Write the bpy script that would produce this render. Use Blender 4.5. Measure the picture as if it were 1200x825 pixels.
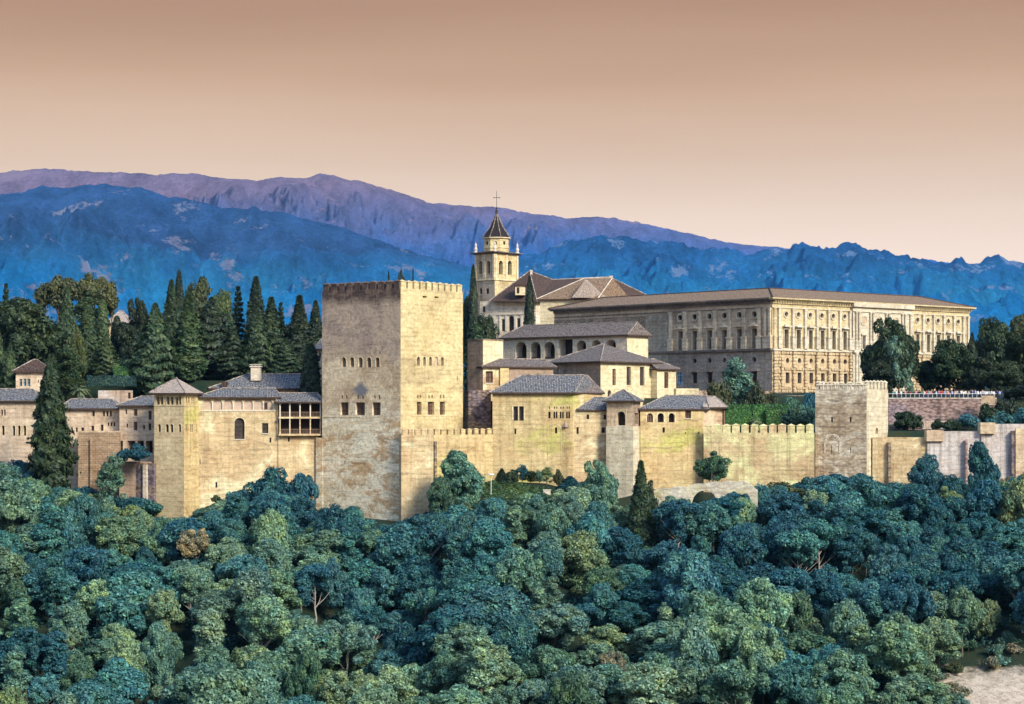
import bpy, math, random
import numpy as np
from mathutils import Vector, noise, geometry
R = math.radians
rnd = random.Random(7)
for o in list(bpy.data.objects): bpy.data.objects.remove(o)
scene = bpy.context.scene
COL = scene.collection

# ------------------------------------------------------------------ camera
HOR, FPX = 480.0, 2500.0           # horizon row and focal length, in pixels of a 1200 px wide picture
cd = bpy.data.cameras.new('camera'); cam = bpy.data.objects.new('camera', cd); COL.objects.link(cam)
cd.sensor_width = 36; cd.lens = 75; cd.shift_y = (HOR-412.5)/1200; cd.clip_start = 1; cd.clip_end = 40000
cam.location = (0, 0, 0); cam.rotation_euler = (R(90), 0, 0)
scene.camera = cam
# ------------------------------------------------------------------ world, sun, exposure
SUN_EL = R(34); SUN_DIR = Vector((.66*math.cos(SUN_EL), -.75*math.cos(SUN_EL), math.sin(SUN_EL))).normalized()
w = bpy.data.worlds.new('World'); scene.world = w; w.use_nodes = True
nt = w.node_tree; nt.nodes.clear()
def N(nt, t, **k):
    n = nt.nodes.new(t)
    for a, b in k.items(): setattr(n, a, b)
    return n
out = N(nt, 'ShaderNodeOutputWorld'); bg1 = N(nt, 'ShaderNodeBackground'); bg2 = N(nt, 'ShaderNodeBackground'); mixw = N(nt, 'ShaderNodeMixShader')
sky = N(nt, 'ShaderNodeTexSky', sky_type='NISHITA'); sky.sun_disc = False
sky.sun_elevation = SUN_EL; sky.sun_rotation = math.atan2(SUN_DIR.x, SUN_DIR.y); sky.air_density = 1.6; sky.dust_density = .4; sky.ozone_density = 3
bg1.inputs[1].default_value = .125; nt.links.new(sky.outputs[0], bg1.inputs[0])
tc = N(nt, 'ShaderNodeTexCoord'); sx = N(nt, 'ShaderNodeSeparateXYZ'); nt.links.new(tc.outputs['Generated'], sx.inputs[0])
# dusk band low in the sky: peach at the horizon, brown-orange above
mp = N(nt, 'ShaderNodeMapping'); mp.inputs['Scale'].default_value = (2.2, 2.2, 26)
nz = N(nt, 'ShaderNodeTexNoise'); nz.inputs['Scale'].default_value = 1.3; nz.inputs['Detail'].default_value = 5
nt.links.new(tc.outputs['Generated'], mp.inputs[0]); nt.links.new(mp.outputs[0], nz.inputs[0])
ad = N(nt, 'ShaderNodeMath', operation='MULTIPLY_ADD'); ad.inputs[1].default_value = .030; nt.links.new(nz.outputs[0], ad.inputs[0])
sb = N(nt, 'ShaderNodeMath', operation='SUBTRACT'); sb.inputs[1].default_value = .015
nt.links.new(sx.outputs[2], sb.inputs[0]); nt.links.new(sb.outputs[0], ad.inputs[2])
rp = N(nt, 'ShaderNodeValToRGB'); cr = rp.color_ramp
SKYC = [(0.0, (.50,.39,.31)), (.066, (.50,.385,.30)), (.085, (.46,.345,.255)), (.11, (.395,.278,.185)), (.15, (.305,.185,.102)), (.185, (.228,.126,.065)), (.25, (.18,.105,.068))]
cr.elements[0].position = 0; cr.elements[1].position = .25
for p, c in SKYC[1:-1]: cr.elements.new(p)
for e, (p, c) in zip(cr.elements, SKYC): e.position = p; e.color = (*c, 1)
nt.links.new(ad.outputs[0], rp.inputs[0]); nt.links.new(rp.outputs[0], bg2.inputs[0]); bg2.inputs[1].default_value = 1
mr = N(nt, 'ShaderNodeMapRange'); mr.inputs[1].default_value = .21; mr.inputs[2].default_value = .36; nt.links.new(sx.outputs[2], mr.inputs[0])
nt.links.new(mr.outputs[0], mixw.inputs[0]); nt.links.new(bg2.outputs[0], mixw.inputs[1]); nt.links.new(bg1.outputs[0], mixw.inputs[2]); nt.links.new(mixw.outputs[0], out.inputs[0])
sd = bpy.data.lights.new('sun', 'SUN'); sd.energy = 2.4; sd.angle = R(17); sd.color = (1, .90, .68)
so = bpy.data.objects.new('sun', sd); COL.objects.link(so); so.rotation_euler = SUN_DIR.to_track_quat('Z', 'Y').to_euler(); so.location = (200, -100, 300)
vs = scene.view_settings; vs.view_transform = 'Standard'; vs.look = 'None'; vs.exposure = 1.15; vs.gamma = 1; vs.use_curve_mapping = False
scene.cycles.max_bounces = 5; scene.cycles.diffuse_bounces = 2; scene.cycles.glossy_bounces = 1; scene.cycles.transmission_bounces = 1; scene.cycles.volume_bounces = 0
scene.cycles.use_denoising = True; scene.cycles.caustics_reflective = False; scene.cycles.caustics_refractive = False

# ------------------------------------------------------------------ helpers
def PX(px, Y): return (px-600)/FPX*Y
def PZ(py, Y): return (HOR-py)/FPX*Y
def P(px, Y): return Vector((PX(px, Y), Y))
def interp(x, pts):
    if x <= pts[0][0]: return pts[0][1]
    for (a, b), (c, d) in zip(pts, pts[1:]):
        if x <= c: return b+(d-b)*(x-a)/(c-a)
    return pts[-1][1]
def tag(o, label=None, cat=None, group=None, kind=None):
    if label: o['label'] = label
    if cat: o['category'] = cat
    if group: o['group'] = group
    if kind: o['kind'] = kind
    return o
def empty(name, loc, label, cat, group=None):
    o = bpy.data.objects.new(name, None); COL.objects.link(o); o.location = loc; o.empty_display_size = .5
    return tag(o, label, cat, group)
class MB:
    def __init__(s): s.v = []; s.f = []; s.m = []
    def face(s, pts, mi=0):
        b = len(s.v); s.v += [tuple(p) for p in pts]; s.f.append(tuple(range(b, b+len(pts)))); s.m.append(mi)
    def prism(s, poly, z0, z1, mi=0):
        """poly counter-clockwise in plan"""
        n = len(poly)
        for i in range(n):
            a, b = poly[i], poly[(i+1) % n]
            s.face([(a[0], a[1], z0), (b[0], b[1], z0), (b[0], b[1], z1), (a[0], a[1], z1)], mi)
        s.face([(p[0], p[1], z1) for p in poly], mi); s.face([(p[0], p[1], z0) for p in reversed(poly)], mi)
    def box(s, x0, x1, y0, y1, z0, z1, mi=0): s.prism([(x0, y0), (x1, y0), (x1, y1), (x0, y1)], z0, z1, mi)
    def tube(s, pts, rad, n=6, mi=0, cap=True):
        rings = []
        for i, p in enumerate(pts):
            p = Vector(p); q = Vector(pts[min(i+1, len(pts)-1)])-Vector(pts[max(i-1, 0)])
            q.normalize(); u = q.cross(Vector((.31, .17, .93)) if abs(q.z) < .9 else Vector((1, 0, 0))).normalized(); v = q.cross(u)
            r = rad[i] if isinstance(rad, (list, tuple)) else rad
            rings.append([p+(u*math.cos(t)+v*math.sin(t))*r for t in [2*math.pi*k/n for k in range(n)]])
        for a, b in zip(rings, rings[1:]):
            for k in range(n): s.face([a[k], a[(k+1) % n], b[(k+1) % n], b[k]], mi)
        if cap: s.face(rings[-1], mi); s.face(rings[0][::-1], mi)
    def lathe(s, c, prof, n=12, mi=0):
        for (r0, z0), (r1, z1) in zip(prof, prof[1:]):
            for k in range(n):
                a, b = 2*math.pi*k/n, 2*math.pi*(k+1)/n
                s.face([(c[0]+r0*math.cos(a), c[1]+r0*math.sin(a), c[2]+z0), (c[0]+r0*math.cos(b), c[1]+r0*math.sin(b), c[2]+z0),
                        (c[0]+r1*math.cos(b), c[1]+r1*math.sin(b), c[2]+z1), (c[0]+r1*math.cos(a), c[1]+r1*math.sin(a), c[2]+z1)], mi)
    def build(s, name, mats, parent=None, loc=None, smooth=False):
        """vertices are in world space; the object sits at loc (or the parent's place)"""
        if not isinstance(mats, (list, tuple)): mats = [mats]
        org = Vector(loc) if loc is not None else (parent.matrix_basis.translation.copy() if parent and parent.parent is None else Vector((0, 0, 0)))
        if loc is None and parent and parent.parent is not None: org = world_loc(parent)
        me = bpy.data.meshes.new(name)
        me.from_pydata([(a-org.x, b-org.y, c-org.z) for a, b, c in s.v], [], s.f)
        for m in mats: me.materials.append(m)
        me.polygons.foreach_set('material_index', s.m)
        uv = me.uv_layers.new(name='UVMap')
        me.update()
        co = np.array(s.v, dtype=float) if s.v else np.zeros((0, 3))
        arr = np.zeros(len(me.loops)*2)
        for p in me.polygons:
            n = p.normal
            t = Vector((-n.y, n.x, 0)); t = t.normalized() if t.length > 1e-4 else Vector((1, 0, 0)); v = n.cross(t)
            for li in p.loop_indices:
                c = s.v[me.loops[li].vertex_index]
                arr[2*li] = c[0]*t.x+c[1]*t.y+c[2]*t.z; arr[2*li+1] = c[0]*v.x+c[1]*v.y+c[2]*v.z
        uv.data.foreach_set('uv', arr)
        if smooth: me.polygons.foreach_set('use_smooth', [True]*len(me.polygons))
        o = bpy.data.objects.new(name, me); COL.objects.link(o)
        if parent: o.parent = parent
        if loc is not None: o.location = loc if not parent else Vector(loc)-world_loc(parent)
        return o
def world_loc(o):
    v = Vector((0, 0, 0))
    while o: v += o.location; o = o.parent
    return v

# ------------------------------------------------------------------ materials
def newmat(name):
    m = bpy.data.materials.new(name); m.use_nodes = True; t = m.node_tree; t.nodes.clear()
    o = N(t, 'ShaderNodeOutputMaterial'); b = N(t, 'ShaderNodeBsdfPrincipled'); t.links.new(b.outputs[0], o.inputs[0])
    b.inputs['Roughness'].default_value = .9; b.inputs['Specular IOR Level'].default_value = .15
    return m, t, b
def vmap(t, scale, src=None, rot=(0, 0, 0)):
    if src is None:
        g = N(t, 'ShaderNodeNewGeometry'); src = g.outputs['Position']
    mp = N(t, 'ShaderNodeMapping'); mp.inputs['Scale'].default_value = scale; mp.inputs['Rotation'].default_value = rot
    t.links.new(src, mp.inputs[0]); return mp.outputs[0]
def nse(t, vec, scale, detail=6, rough=.6, dist=0.0):
    n = N(t, 'ShaderNodeTexNoise'); n.inputs['Scale'].default_value = scale; n.inputs['Detail'].default_value = detail
    n.inputs['Roughness'].default_value = rough; n.inputs['Distortion'].default_value = dist
    t.links.new(vec, n.inputs['Vector']); return n.outputs[0]
def ramp(t, fac, stops):
    r = N(t, 'ShaderNodeValToRGB'); c = r.color_ramp
    while len(c.elements) < len(stops): c.elements.new(.5)
    for e, (p, col) in zip(c.elements, stops):
        e.position = p; e.color = (*col, 1) if not isinstance(col, (int, float)) else (col, col, col, 1)
    t.links.new(fac, r.inputs[0]); return r.outputs[0]
def mix(t, fac, a, b, mode='MIX'):
    m = N(t, 'ShaderNodeMix', data_type='RGBA', blend_type=mode)
    for sock, val in ((m.inputs['Factor'], fac), (m.inputs['A'], a), (m.inputs['B'], b)):
        if hasattr(val, 'node'): t.links.new(val, sock)
        elif isinstance(val, (int, float)): sock.default_value = val if sock.type == 'VALUE' else (val, val, val, 1)
        else: sock.default_value = (*val, 1)
    return m.outputs['Result']
def bump(t, b, h, strength=.4, dist=.1):
    n = N(t, 'ShaderNodeBump'); n.inputs['Strength'].default_value = strength; n.inputs['Distance'].default_value = dist
    t.links.new(h, n.inputs['Height']); t.links.new(n.outputs[0], b.inputs['Normal'])
def plain(name, col, rough=.8, var=.15, scale=1.5):
    m, t, b = newmat(name); p = vmap(t, (1, 1, 1)); n = nse(t, p, scale, 4)
    t.links.new(mix(t, 1.0, tuple(col), ramp(t, n, [(.3, 1-var), (.7, 1+var)]), 'MULTIPLY'), b.inputs['Base Color']); b.inputs['Roughness'].default_value = rough
    return m
def stone(name, c1, c2, patch=None, pth=.56, dark=.35, rub=0.0, pscale=.05, streak=.3, seed=0, brick=None):
    """rammed earth / plaster wall: two-tone wash, horizontal lifts, patches (wear, or floodlight glow painted in), streaks"""
    m, t, b = newmat(name)
    g = N(t, 'ShaderNodeNewGeometry'); off = N(t, 'ShaderNodeVectorMath', operation='ADD'); off.inputs[1].default_value = (seed*37.1, seed*11.3, seed*5.7)
    t.links.new(g.outputs['Position'], off.inputs[0]); P0 = off.outputs[0]
    col = mix(t, ramp(t, nse(t, P0, .16, 8, .62, .4), [(.36, 0.), (.64, 1.)]), tuple(c1), tuple(c2))
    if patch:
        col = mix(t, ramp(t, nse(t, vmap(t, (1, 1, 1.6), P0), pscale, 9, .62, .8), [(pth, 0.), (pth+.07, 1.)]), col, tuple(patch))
    lif = nse(t, vmap(t, (.10, .10, 1.15), P0), 1.0, 5, .7)
    col = mix(t, 1., col, ramp(t, lif, [(.30, 1-dark), (.46, 1.), (.62, 1.05), (.8, 1-dark*.4)]), 'MULTIPLY')
    stv = nse(t, vmap(t, (.9, .9, .05), P0), 1.0, 6, .7)
    col = mix(t, 1., col, ramp(t, stv, [(.32, 1-streak), (.5, 1.), (1., 1.06)]), 'MULTIPLY')
    fine = nse(t, P0, 1.3, 9, .86)
    sz = N(t, 'ShaderNodeSeparateXYZ'); t.links.new(P0, sz.inputs[0]); wz = N(t, 'ShaderNodeMath', operation='MULTIPLY_ADD'); wz.inputs[1].default_value = 1.1; t.links.new(nse(t, P0, .35, 4), wz.inputs[0]); t.links.new(sz.outputs[2], wz.inputs[2])
    pp = N(t, 'ShaderNodeMath', operation='PINGPONG'); pp.inputs[1].default_value = .43; t.links.new(wz.outputs[0], pp.inputs[0])
    lin = mix(t, ramp(t, nse(t, vmap(t, (.3, .3, .9), P0), 1.0, 5, .7), [(.42, 0.), (.58, 1.)]), 1.0, ramp(t, pp.outputs[0], [(0., .72), (.2, 1.), (1., 1.)]))
    col = mix(t, 1., col, lin, 'MULTIPLY')
    blo = nse(t, vmap(t, (1, 1, 1.5), P0), .33, 9, .78, .8); col = mix(t, 1., col, ramp(t, blo, [(.34, (.66, .58, .54)), (.44, (.93, .90, .86)), (.52, (1, 1, 1)), (.62, (1.18, 1.18, 1.16))]), 'MULTIPLY')
    col = mix(t, 1., col, ramp(t, fine, [(.28, .45), (.42, .86), (.55, 1.08), (.74, 1.42)]), 'MULTIPLY')
    pit = nse(t, vmap(t, (1, 1, 1.4), P0), .55, 9, .8, .6); col = mix(t, 1., col, ramp(t, pit, [(.32, .5), (.40, .95), (1., 1.)]), 'MULTIPLY')
    h = fine
    if rub:
        vo = N(t, 'ShaderNodeTexVoronoi', feature='F1'); vo.inputs['Scale'].default_value = 1.3; t.links.new(vmap(t, (1, 1, 1.9), P0), vo.inputs['Vector'])
        col = mix(t, rub, col, mix(t, 1., col, ramp(t, vo.outputs['Distance'], [(.15, 1.2), (.5, .8), (.75, .35)]), 'MULTIPLY'))
    if brick:
        br = N(t, 'ShaderNodeTexBrick'); br.inputs['Scale'].default_value = 1.0; br.inputs['Brick Width'].default_value = brick; br.inputs['Row Height'].default_value = brick*.48
        br.inputs['Mortar Size'].default_value = .05*brick; br.inputs['Color1'].default_value = (.8, .8, .8, 1); br.inputs['Color2'].default_value = (1.1, 1.1, 1.1, 1); br.inputs['Mortar'].default_value = (.55, .55, .55, 1)
        uv = N(t, 'ShaderNodeTexCoord'); t.links.new(uv.outputs['UV'], br.inputs['Vector']); col = mix(t, .8, col, mix(t, 1., col, br.outputs[0], 'MULTIPLY'))
    t.links.new(col, b.inputs['Base Color']); bump(t, b, h, .7, .3)
    return m
def tiles(name, c1, c2, c3, c4=None):
    """roman tile roof: rows of half-round tiles, mottled"""
    m, t, b = newmat(name); tc = N(t, 'ShaderNodeTexCoord'); uv = tc.outputs['UV']
    n1 = nse(t, uv, .45, 7, .7); n2 = nse(t, vmap(t, (3.2, 1.8, 1), uv), 1.0, 4, .9)
    col = mix(t, ramp(t, n1, [(.35, 0.), (.65, 1.)]), tuple(c1), tuple(c2))
    col = mix(t, ramp(t, n2, [(.50, 0.), (.57, .9)]), col, tuple(c3))
    if c4: col = mix(t, ramp(t, nse(t, vmap(t, (2.2, 1.1, 1), uv, ), 1.3, 3, .8), [(.40, .95), (.47, 0.)]), col, tuple(c4))
    sep = N(t, 'ShaderNodeSeparateXYZ'); t.links.new(uv, sep.inputs[0])
    a = N(t, 'ShaderNodeMath', operation='MULTIPLY'); a.inputs[1].default_value = 2*math.pi/.31; t.links.new(sep.outputs[0], a.inputs[0])
    s = N(t, 'ShaderNodeMath', operation='SINE'); t.links.new(a.outputs[0], s.inputs[0])
    h = N(t, 'ShaderNodeMath', operation='MULTIPLY_ADD'); h.inputs[1].default_value = .5; h.inputs[2].default_value = .5; t.links.new(s.outputs[0], h.inputs[0])
    col = mix(t, 1., col, ramp(t, h.outputs[0], [(0., .62), (.5, 1.), (1., 1.1)]), 'MULTIPLY')
    t.links.new(col, b.inputs['Base Color']); bump(t, b, h.outputs[0], .7, .12); b.inputs['Roughness'].default_value = .8
    return m
def pane_mat(name, col, rough=.25):
    m, t, b = newmat(name); n = nse(t, vmap(t, (1, 1, 1)), .9, 3)
    t.links.new(mix(t, 1., tuple(col), ramp(t, n, [(.3, .5), (.7, 1.6)]), 'MULTIPLY'), b.inputs['Base Color']); b.inputs['Roughness'].default_value = rough; b.inputs['Specular IOR Level'].default_value = .3
    return m
def leafmat(name, trans=.25):
    m, t, b = newmat(name); oi = N(t, 'ShaderNodeObjectInfo'); g = N(t, 'ShaderNodeNewGeometry')
    c = mix(t, 1., oi.outputs['Color'], ramp(t, g.outputs['Random Per Island'], [(0., .5), (.5, 1.), (.85, 1.35), (1., 1.9)]), 'MULTIPLY')
    tc = N(t, 'ShaderNodeTexCoord')
    n = nse(t, tc.outputs['Object'], .45, 4)
    c = mix(t, 1., c, ramp(t, n, [(.32, (.55, .8, .95)), (.5, (1, 1, 1)), (.66, (1.6, 1.38, 1.0))]), 'MULTIPLY')
    t.links.new(c, b.inputs['Base Color']); b.inputs['Roughness'].default_value = .55; b.inputs['Specular IOR Level'].default_value = .35
    tr = N(t, 'ShaderNodeBsdfTranslucent'); t.links.new(c, tr.inputs[0]); ms = N(t, 'ShaderNodeMixShader'); ms.inputs[0].default_value = trans
    o = [x for x in t.nodes if x.type == 'OUTPUT_MATERIAL'][0]
    t.links.new(b.outputs[0], ms.inputs[1]); t.links.new(tr.outputs[0], ms.inputs[2]); t.links.new(ms.outputs[0], o.inputs[0])
    return m
def objcol(name):
    m, t, b = newmat(name); oi = N(t, 'ShaderNodeObjectInfo'); n = nse(t, vmap(t, (1, 1, 1)), 3, 3)
    t.links.new(mix(t, 1., oi.outputs['Color'], ramp(t, n, [(.3, .85), (.7, 1.15)]), 'MULTIPLY'), b.inputs['Base Color']); return m

M = {}
M['ochre'] = stone('ochre_rammed_wall', (0.616,0.449,0.243), (0.682,0.550,0.312), (.60,.56,.20), .55, .25, seed=1)  # lime-yellow patch colour is floodlight glow painted on the wall
M['ochre2'] = stone('pink_ochre_wall', (.60,.44,.27), (.70,.56,.35), (.82,.74,.50), .54, .30, pscale=.085, seed=2)  # pale patches: floodlight glow put into the wall colour
M['ochre3'] = stone('curtain_wall', (.62,.45,.27), (.70,.57,.34), (.80,.76,.42), .52, .38, pscale=.06, seed=52, streak=.4)  # whitish-yellow patches stand for floodlight glow, painted in
M['peach'] = stone('peach_plaster', (0.638,0.471,0.347), (0.693,0.561,0.393), (.66,.60,.50), .60, .12, streak=.2, seed=3)
M['slim'] = stone('buff_plaster', (0.660,0.516,0.323), (0.704,0.561,0.358), (.66,.61,.26), .54, .08, streak=.12, seed=4)  # yellow patch colour is painted floodlight glow
M['pink'] = stone('pale_pink_plaster', (0.682,0.527,0.404), (0.748,0.595,0.450), (.76,.65,.50), .60, .12, streak=.25, seed=5)
M['cream'] = stone('cream_plaster', (0.770,0.651,0.439), (0.814,0.707,0.485), None, .6, .08, streak=.15, seed=6)
M['white'] = stone('white_plaster', (.70,.60,.49), (.78,.68,.56), None, .6, .15, streak=.3, seed=7)
M['brown'] = stone('brown_earth_wall', (.36,.27,.22), (.42,.31,.24), (.33,.25,.24), .56, .2, seed=8)
M['rubble'] = stone('rubble_stone', (.36,.26,.20), (.48,.37,.24), (.25,.20,.24), .52, .2, rub=.95, seed=9)
M['brick'] = stone('old_brick', (.42,.28,.19), (.48,.35,.24), (.38,.28,.24), .55, .45, seed=10, brick=.9)
M['terr'] = stone('terrace_brick', (.40,.28,.27), (.47,.34,.31), (.36,.28,.32), .55, .25, rub=.9, seed=11)
M['tow_r'] = stone('tower_plaster', (0.660,0.527,0.289), (0.726,0.606,0.358), (.55,.44,.26), .57, .16, streak=.15, seed=12)
M['tow2'] = stone('grey_tower_stone', (.66,.54,.41), (.50,.38,.27), (.78,.69,.56), .50, .55, rub=.5, seed=13, pscale=.12)
M['tow2r'] = stone('grey_tower_stone_smooth', (0.660,0.583,0.439), (0.704,0.628,0.485), (.50,.42,.30), .60, .2, seed=14)
M['bluew'] = stone('whitewashed_wall', (0.682,0.628,0.624), (0.638,0.561,0.543), (.60,.44,.34), .54, .12, streak=.5, seed=15)
M['ruin'] = stone('pale_ruin_stone', (0.726,0.673,0.485), (0.660,0.617,0.578), (.62,.58,.30), .55, .25, rub=.3, seed=16)
M['pal_l'] = stone('palace_stone', (.58,.45,.33), (.64,.52,.39), (.44,.33,.26), .57, .15, seed=17, streak=.35)
M['pal_p'] = stone('palace_trim_stone', (.72,.60,.46), (.78,.67,.52), (.60,.48,.36), .57, .1, seed=41, streak=.35)
M['pal_rub'] = stone('palace_stone_low', (.42,.33,.28), (.50,.41,.34), (.54,.46,.38), .56, .2, rub=.35, seed=18)
M['pal_r'] = stone('palace_stone_warm', (0.616,0.505,0.312), (0.682,0.572,0.370), (.48,.37,.22), .60, .12, seed=19, streak=.25)
M['pal_rr'] = stone('palace_rustic', (0.594,0.449,0.289), (0.660,0.527,0.358), (.42,.30,.19), .58, .15, seed=20)
M['marble'] = stone('palace_marble', (.64,.58,.47), (.68,.62,.52), None, .6, .05, seed=21, streak=.15)
M['cornice'] = stone('weathered_cornice', (.20,.16,.15), (.28,.23,.20), None, .6, .2, seed=22)
M['dkwood'] = plain('shaded_wood', (.07,.045,.035), .7)
M['wood'] = plain('wood_beam', (.22,.15,.11), .7)
M['trim'] = plain('pale_column_stone', (.66,.60,.52), .7)
M['open'] = pane_mat('dark_room', (.035,.022,.022), .9)
M['glass'] = pane_mat('window_glass', (.06,.05,.05), .25)
M['brownglass'] = pane_mat('shuttered_window', (.13,.075,.055), .5)
M['blueglass'] = pane_mat('pale_blue_blind', (.25,.42,.55), .4)
M['palglass'] = pane_mat('shadowy_palace_window', (.11,.085,.08), .5)
M['infill'] = plain('blind_arch_plaster', (.52,.40,.33), .9)
M['t_blue'] = tiles('blue_grey_tiles', (.08,.10,.14), (.15,.145,.16), (.38,.35,.34), (.03,.035,.05))
M['t_grey'] = tiles('grey_brown_tiles', (.11,.09,.09), (.17,.135,.125), (.34,.29,.27), (.045,.035,.04))
M['t_brown'] = tiles('dark_brown_tiles', (.06,.038,.034), (.09,.055,.045), (.16,.11,.09), (.03,.02,.02))
M['t_pale'] = tiles('pale_mixed_tiles', (.36,.29,.27), (.42,.33,.27), (.58,.50,.46), (.22,.17,.17))
M['t_red'] = tiles('orange_brown_tiles', (.21,.135,.09), (.27,.175,.12), (.40,.30,.21), (.09,.06,.05))
M['mortar'] = plain('ridge_mortar', (.30,.25,.22), .9, .75, 1.6)
M['slate'] = tiles('black_glazed_tiles', (.018,.015,.02), (.03,.024,.028), (.05,.04,.04))
M['iron'] = plain('iron', (.05,.045,.045), .5)
M['bark'] = plain('bark', (.13,.10,.08), .9, .3, 2)
M['palebark'] = plain('pale_bark', (.32,.30,.28), .9, .3, 2)
M['leaf'] = leafmat('leaves', .3); M['needle'] = leafmat('needles', .12)
M['hedge'] = leafmat('clipped_leaves', .1)
M['shirt'] = objcol('shirt_cloth'); M['skin'] = plain('skin', (.50,.32,.24), .6, .05); M['jean'] = plain('trousers', (.06,.08,.15), .9); M['hair'] = plain('hair', (.05,.03,.02), .6)
M['chrome'] = plain('pale_paint', (.7,.7,.68), .5)

# the big tower's weathered face: brown-grey upper part, pale limewash loss below, a grey diamond stain
def tower_left():
    m, t, b = newmat('weathered_tower_face'); g = N(t, 'ShaderNodeNewGeometry'); P0 = g.outputs['Position']
    sep = N(t, 'ShaderNodeSeparateXYZ'); t.links.new(P0, sep.inputs[0])
    wob = nse(t, P0, .12, 9, .65, .5)
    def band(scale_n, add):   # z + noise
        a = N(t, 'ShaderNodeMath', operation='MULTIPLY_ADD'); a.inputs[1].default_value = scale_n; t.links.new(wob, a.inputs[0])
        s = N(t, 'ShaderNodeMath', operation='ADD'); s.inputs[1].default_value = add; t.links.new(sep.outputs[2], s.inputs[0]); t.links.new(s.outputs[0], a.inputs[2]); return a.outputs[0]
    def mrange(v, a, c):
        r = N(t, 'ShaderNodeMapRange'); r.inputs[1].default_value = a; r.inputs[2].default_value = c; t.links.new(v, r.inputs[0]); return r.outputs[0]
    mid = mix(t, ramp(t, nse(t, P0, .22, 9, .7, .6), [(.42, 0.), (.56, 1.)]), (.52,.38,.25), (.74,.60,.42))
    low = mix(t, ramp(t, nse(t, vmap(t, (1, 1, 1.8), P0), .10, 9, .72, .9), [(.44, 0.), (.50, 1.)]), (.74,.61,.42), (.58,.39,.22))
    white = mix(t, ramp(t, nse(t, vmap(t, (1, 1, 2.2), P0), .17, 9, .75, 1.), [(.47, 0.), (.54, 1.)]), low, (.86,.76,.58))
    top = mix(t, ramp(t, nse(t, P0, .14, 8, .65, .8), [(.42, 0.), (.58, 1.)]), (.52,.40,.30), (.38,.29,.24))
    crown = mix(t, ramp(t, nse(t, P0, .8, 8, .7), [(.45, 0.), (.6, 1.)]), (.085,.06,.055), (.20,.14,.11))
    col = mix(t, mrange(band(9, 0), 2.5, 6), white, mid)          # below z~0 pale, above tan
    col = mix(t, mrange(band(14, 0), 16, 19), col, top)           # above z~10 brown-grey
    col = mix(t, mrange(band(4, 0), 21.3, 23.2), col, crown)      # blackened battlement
    lif = nse(t, vmap(t, (.16, .16, 2.0), P0), 1.0, 8, .8, .7)
    col = mix(t, 1., col, ramp(t, lif, [(.30, .35), (.42, .85), (.52, 1.1), (.75, .75)]), 'MULTIPLY')
    blot = nse(t, vmap(t, (1, 1, 1.8), P0), .28, 10, .8, 1.2); col = mix(t, 1., col, ramp(t, blot, [(.36, (.52, .50, .52)), (.43, (1, 1, 1)), (1., (1, 1, 1))]), 'MULTIPLY')
    fine = nse(t, P0, 1.5, 9, .78); col = mix(t, 1., col, ramp(t, fine, [(.3, .38), (.41, .82), (.53, 1.1), (.72, 1.45)]), 'MULTIPLY')
    # diamond stain
    c0 = P3(423, 457, 402.0)
    sub = N(t, 'ShaderNodeVectorMath', operation='SUBTRACT'); sub.inputs[1].default_value = c0; t.links.new(P0, sub.inputs[0])
    s2 = N(t, 'ShaderNodeSeparateXYZ'); t.links.new(sub.outputs[0], s2.inputs[0])
    ax = N(t, 'ShaderNodeMath', operation='ABSOLUTE'); az = N(t, 'ShaderNodeMath', operation='ABSOLUTE'); t.links.new(s2.outputs[0], ax.inputs[0]); t.links.new(s2.outputs[2], az.inputs[0])
    su = N(t, 'ShaderNodeMath', operation='ADD'); t.links.new(ax.outputs[0], su.inputs[0]); t.links.new(az.outputs[0], su.inputs[1])
    nn = N(t, 'ShaderNodeMath', operation='MULTIPLY_ADD'); nn.inputs[1].default_value = 2.2; t.links.new(fine, nn.inputs[0]); t.links.new(su.outputs[0], nn.inputs[2])
    col = mix(t, mrange(nn.outputs[0], 3.1, 2.2), col, (.22,.215,.24))
    t.links.new(col, b.inputs['Base Color']); bump(t, b, fine, .6, .2); return m
def P3(px, py, Y): return (PX(px, Y), Y, PZ(py, Y))
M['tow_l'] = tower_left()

# ------------------------------------------------------------------ terrain
BASE = [(-40,-16),(60,-17),(90,-18),(160,-19.5),(215,-21),(250,-17.5),(300,-19),(366,-18.5),(380,-20),(495,-21),(520,-16),(577,-13.5),(640,-14),(720,-17),(760,-15),(860,-16),(950,-17),(1020,-17.5),(1100,-17.5),(1250,-16.5),(1400,-17)]
def ground(x, y):
    px = 600+x/max(y, 60)*FPX if y > 60 else 600
    px = max(-300, min(1500, px))
    b = interp(px, BASE)
    if y < 397:
        z = interp(y, [(-300,-30),(-20,-2.5),(0,-1.8),(12,-10),(90,-62),(140,-84),(215,-88),(245,-74)]) if y < 245 else None
        s = b-(397-y)*.365-3*math.sin((397-y)/30)*.5
        if z is None: z = s
        elif y > 215: k = (y-215)/30; z = z*(1-k)+s*k
        z += 1.6*noise.noise((x*.03, y*.03, 2))+.5*noise.noise((x*.12, y*.12, 5)) if y > 20 else 0
        return z
    left = interp(px, [(330, 1.0), (520, 0.0)])
    r0 = interp(px, [(225, 416), (245, 412), (600, 412), (640, 413.5), (815, 413.5), (850, 406), (960, 405), (1250, 404)])
    plat = interp(y, [(r0, 0), (r0+3, 1)])
    hi = interp(y, [(414,-4.2),(430,-3.6),(437.4,-3.2),(439.2,2.3),(480,3.7),(620,6.5),(720,5),(900,-12),(1500,-60),(3000,-60)])
    hi += left*interp(y, [(414, .5), (432, 5), (440, 3.5), (520, 7.0), (640, 9), (800, 0)])
    z = b*(1-plat)+hi*plat
    return z+.25*noise.noise((x*.1, y*.1, 1))
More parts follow.
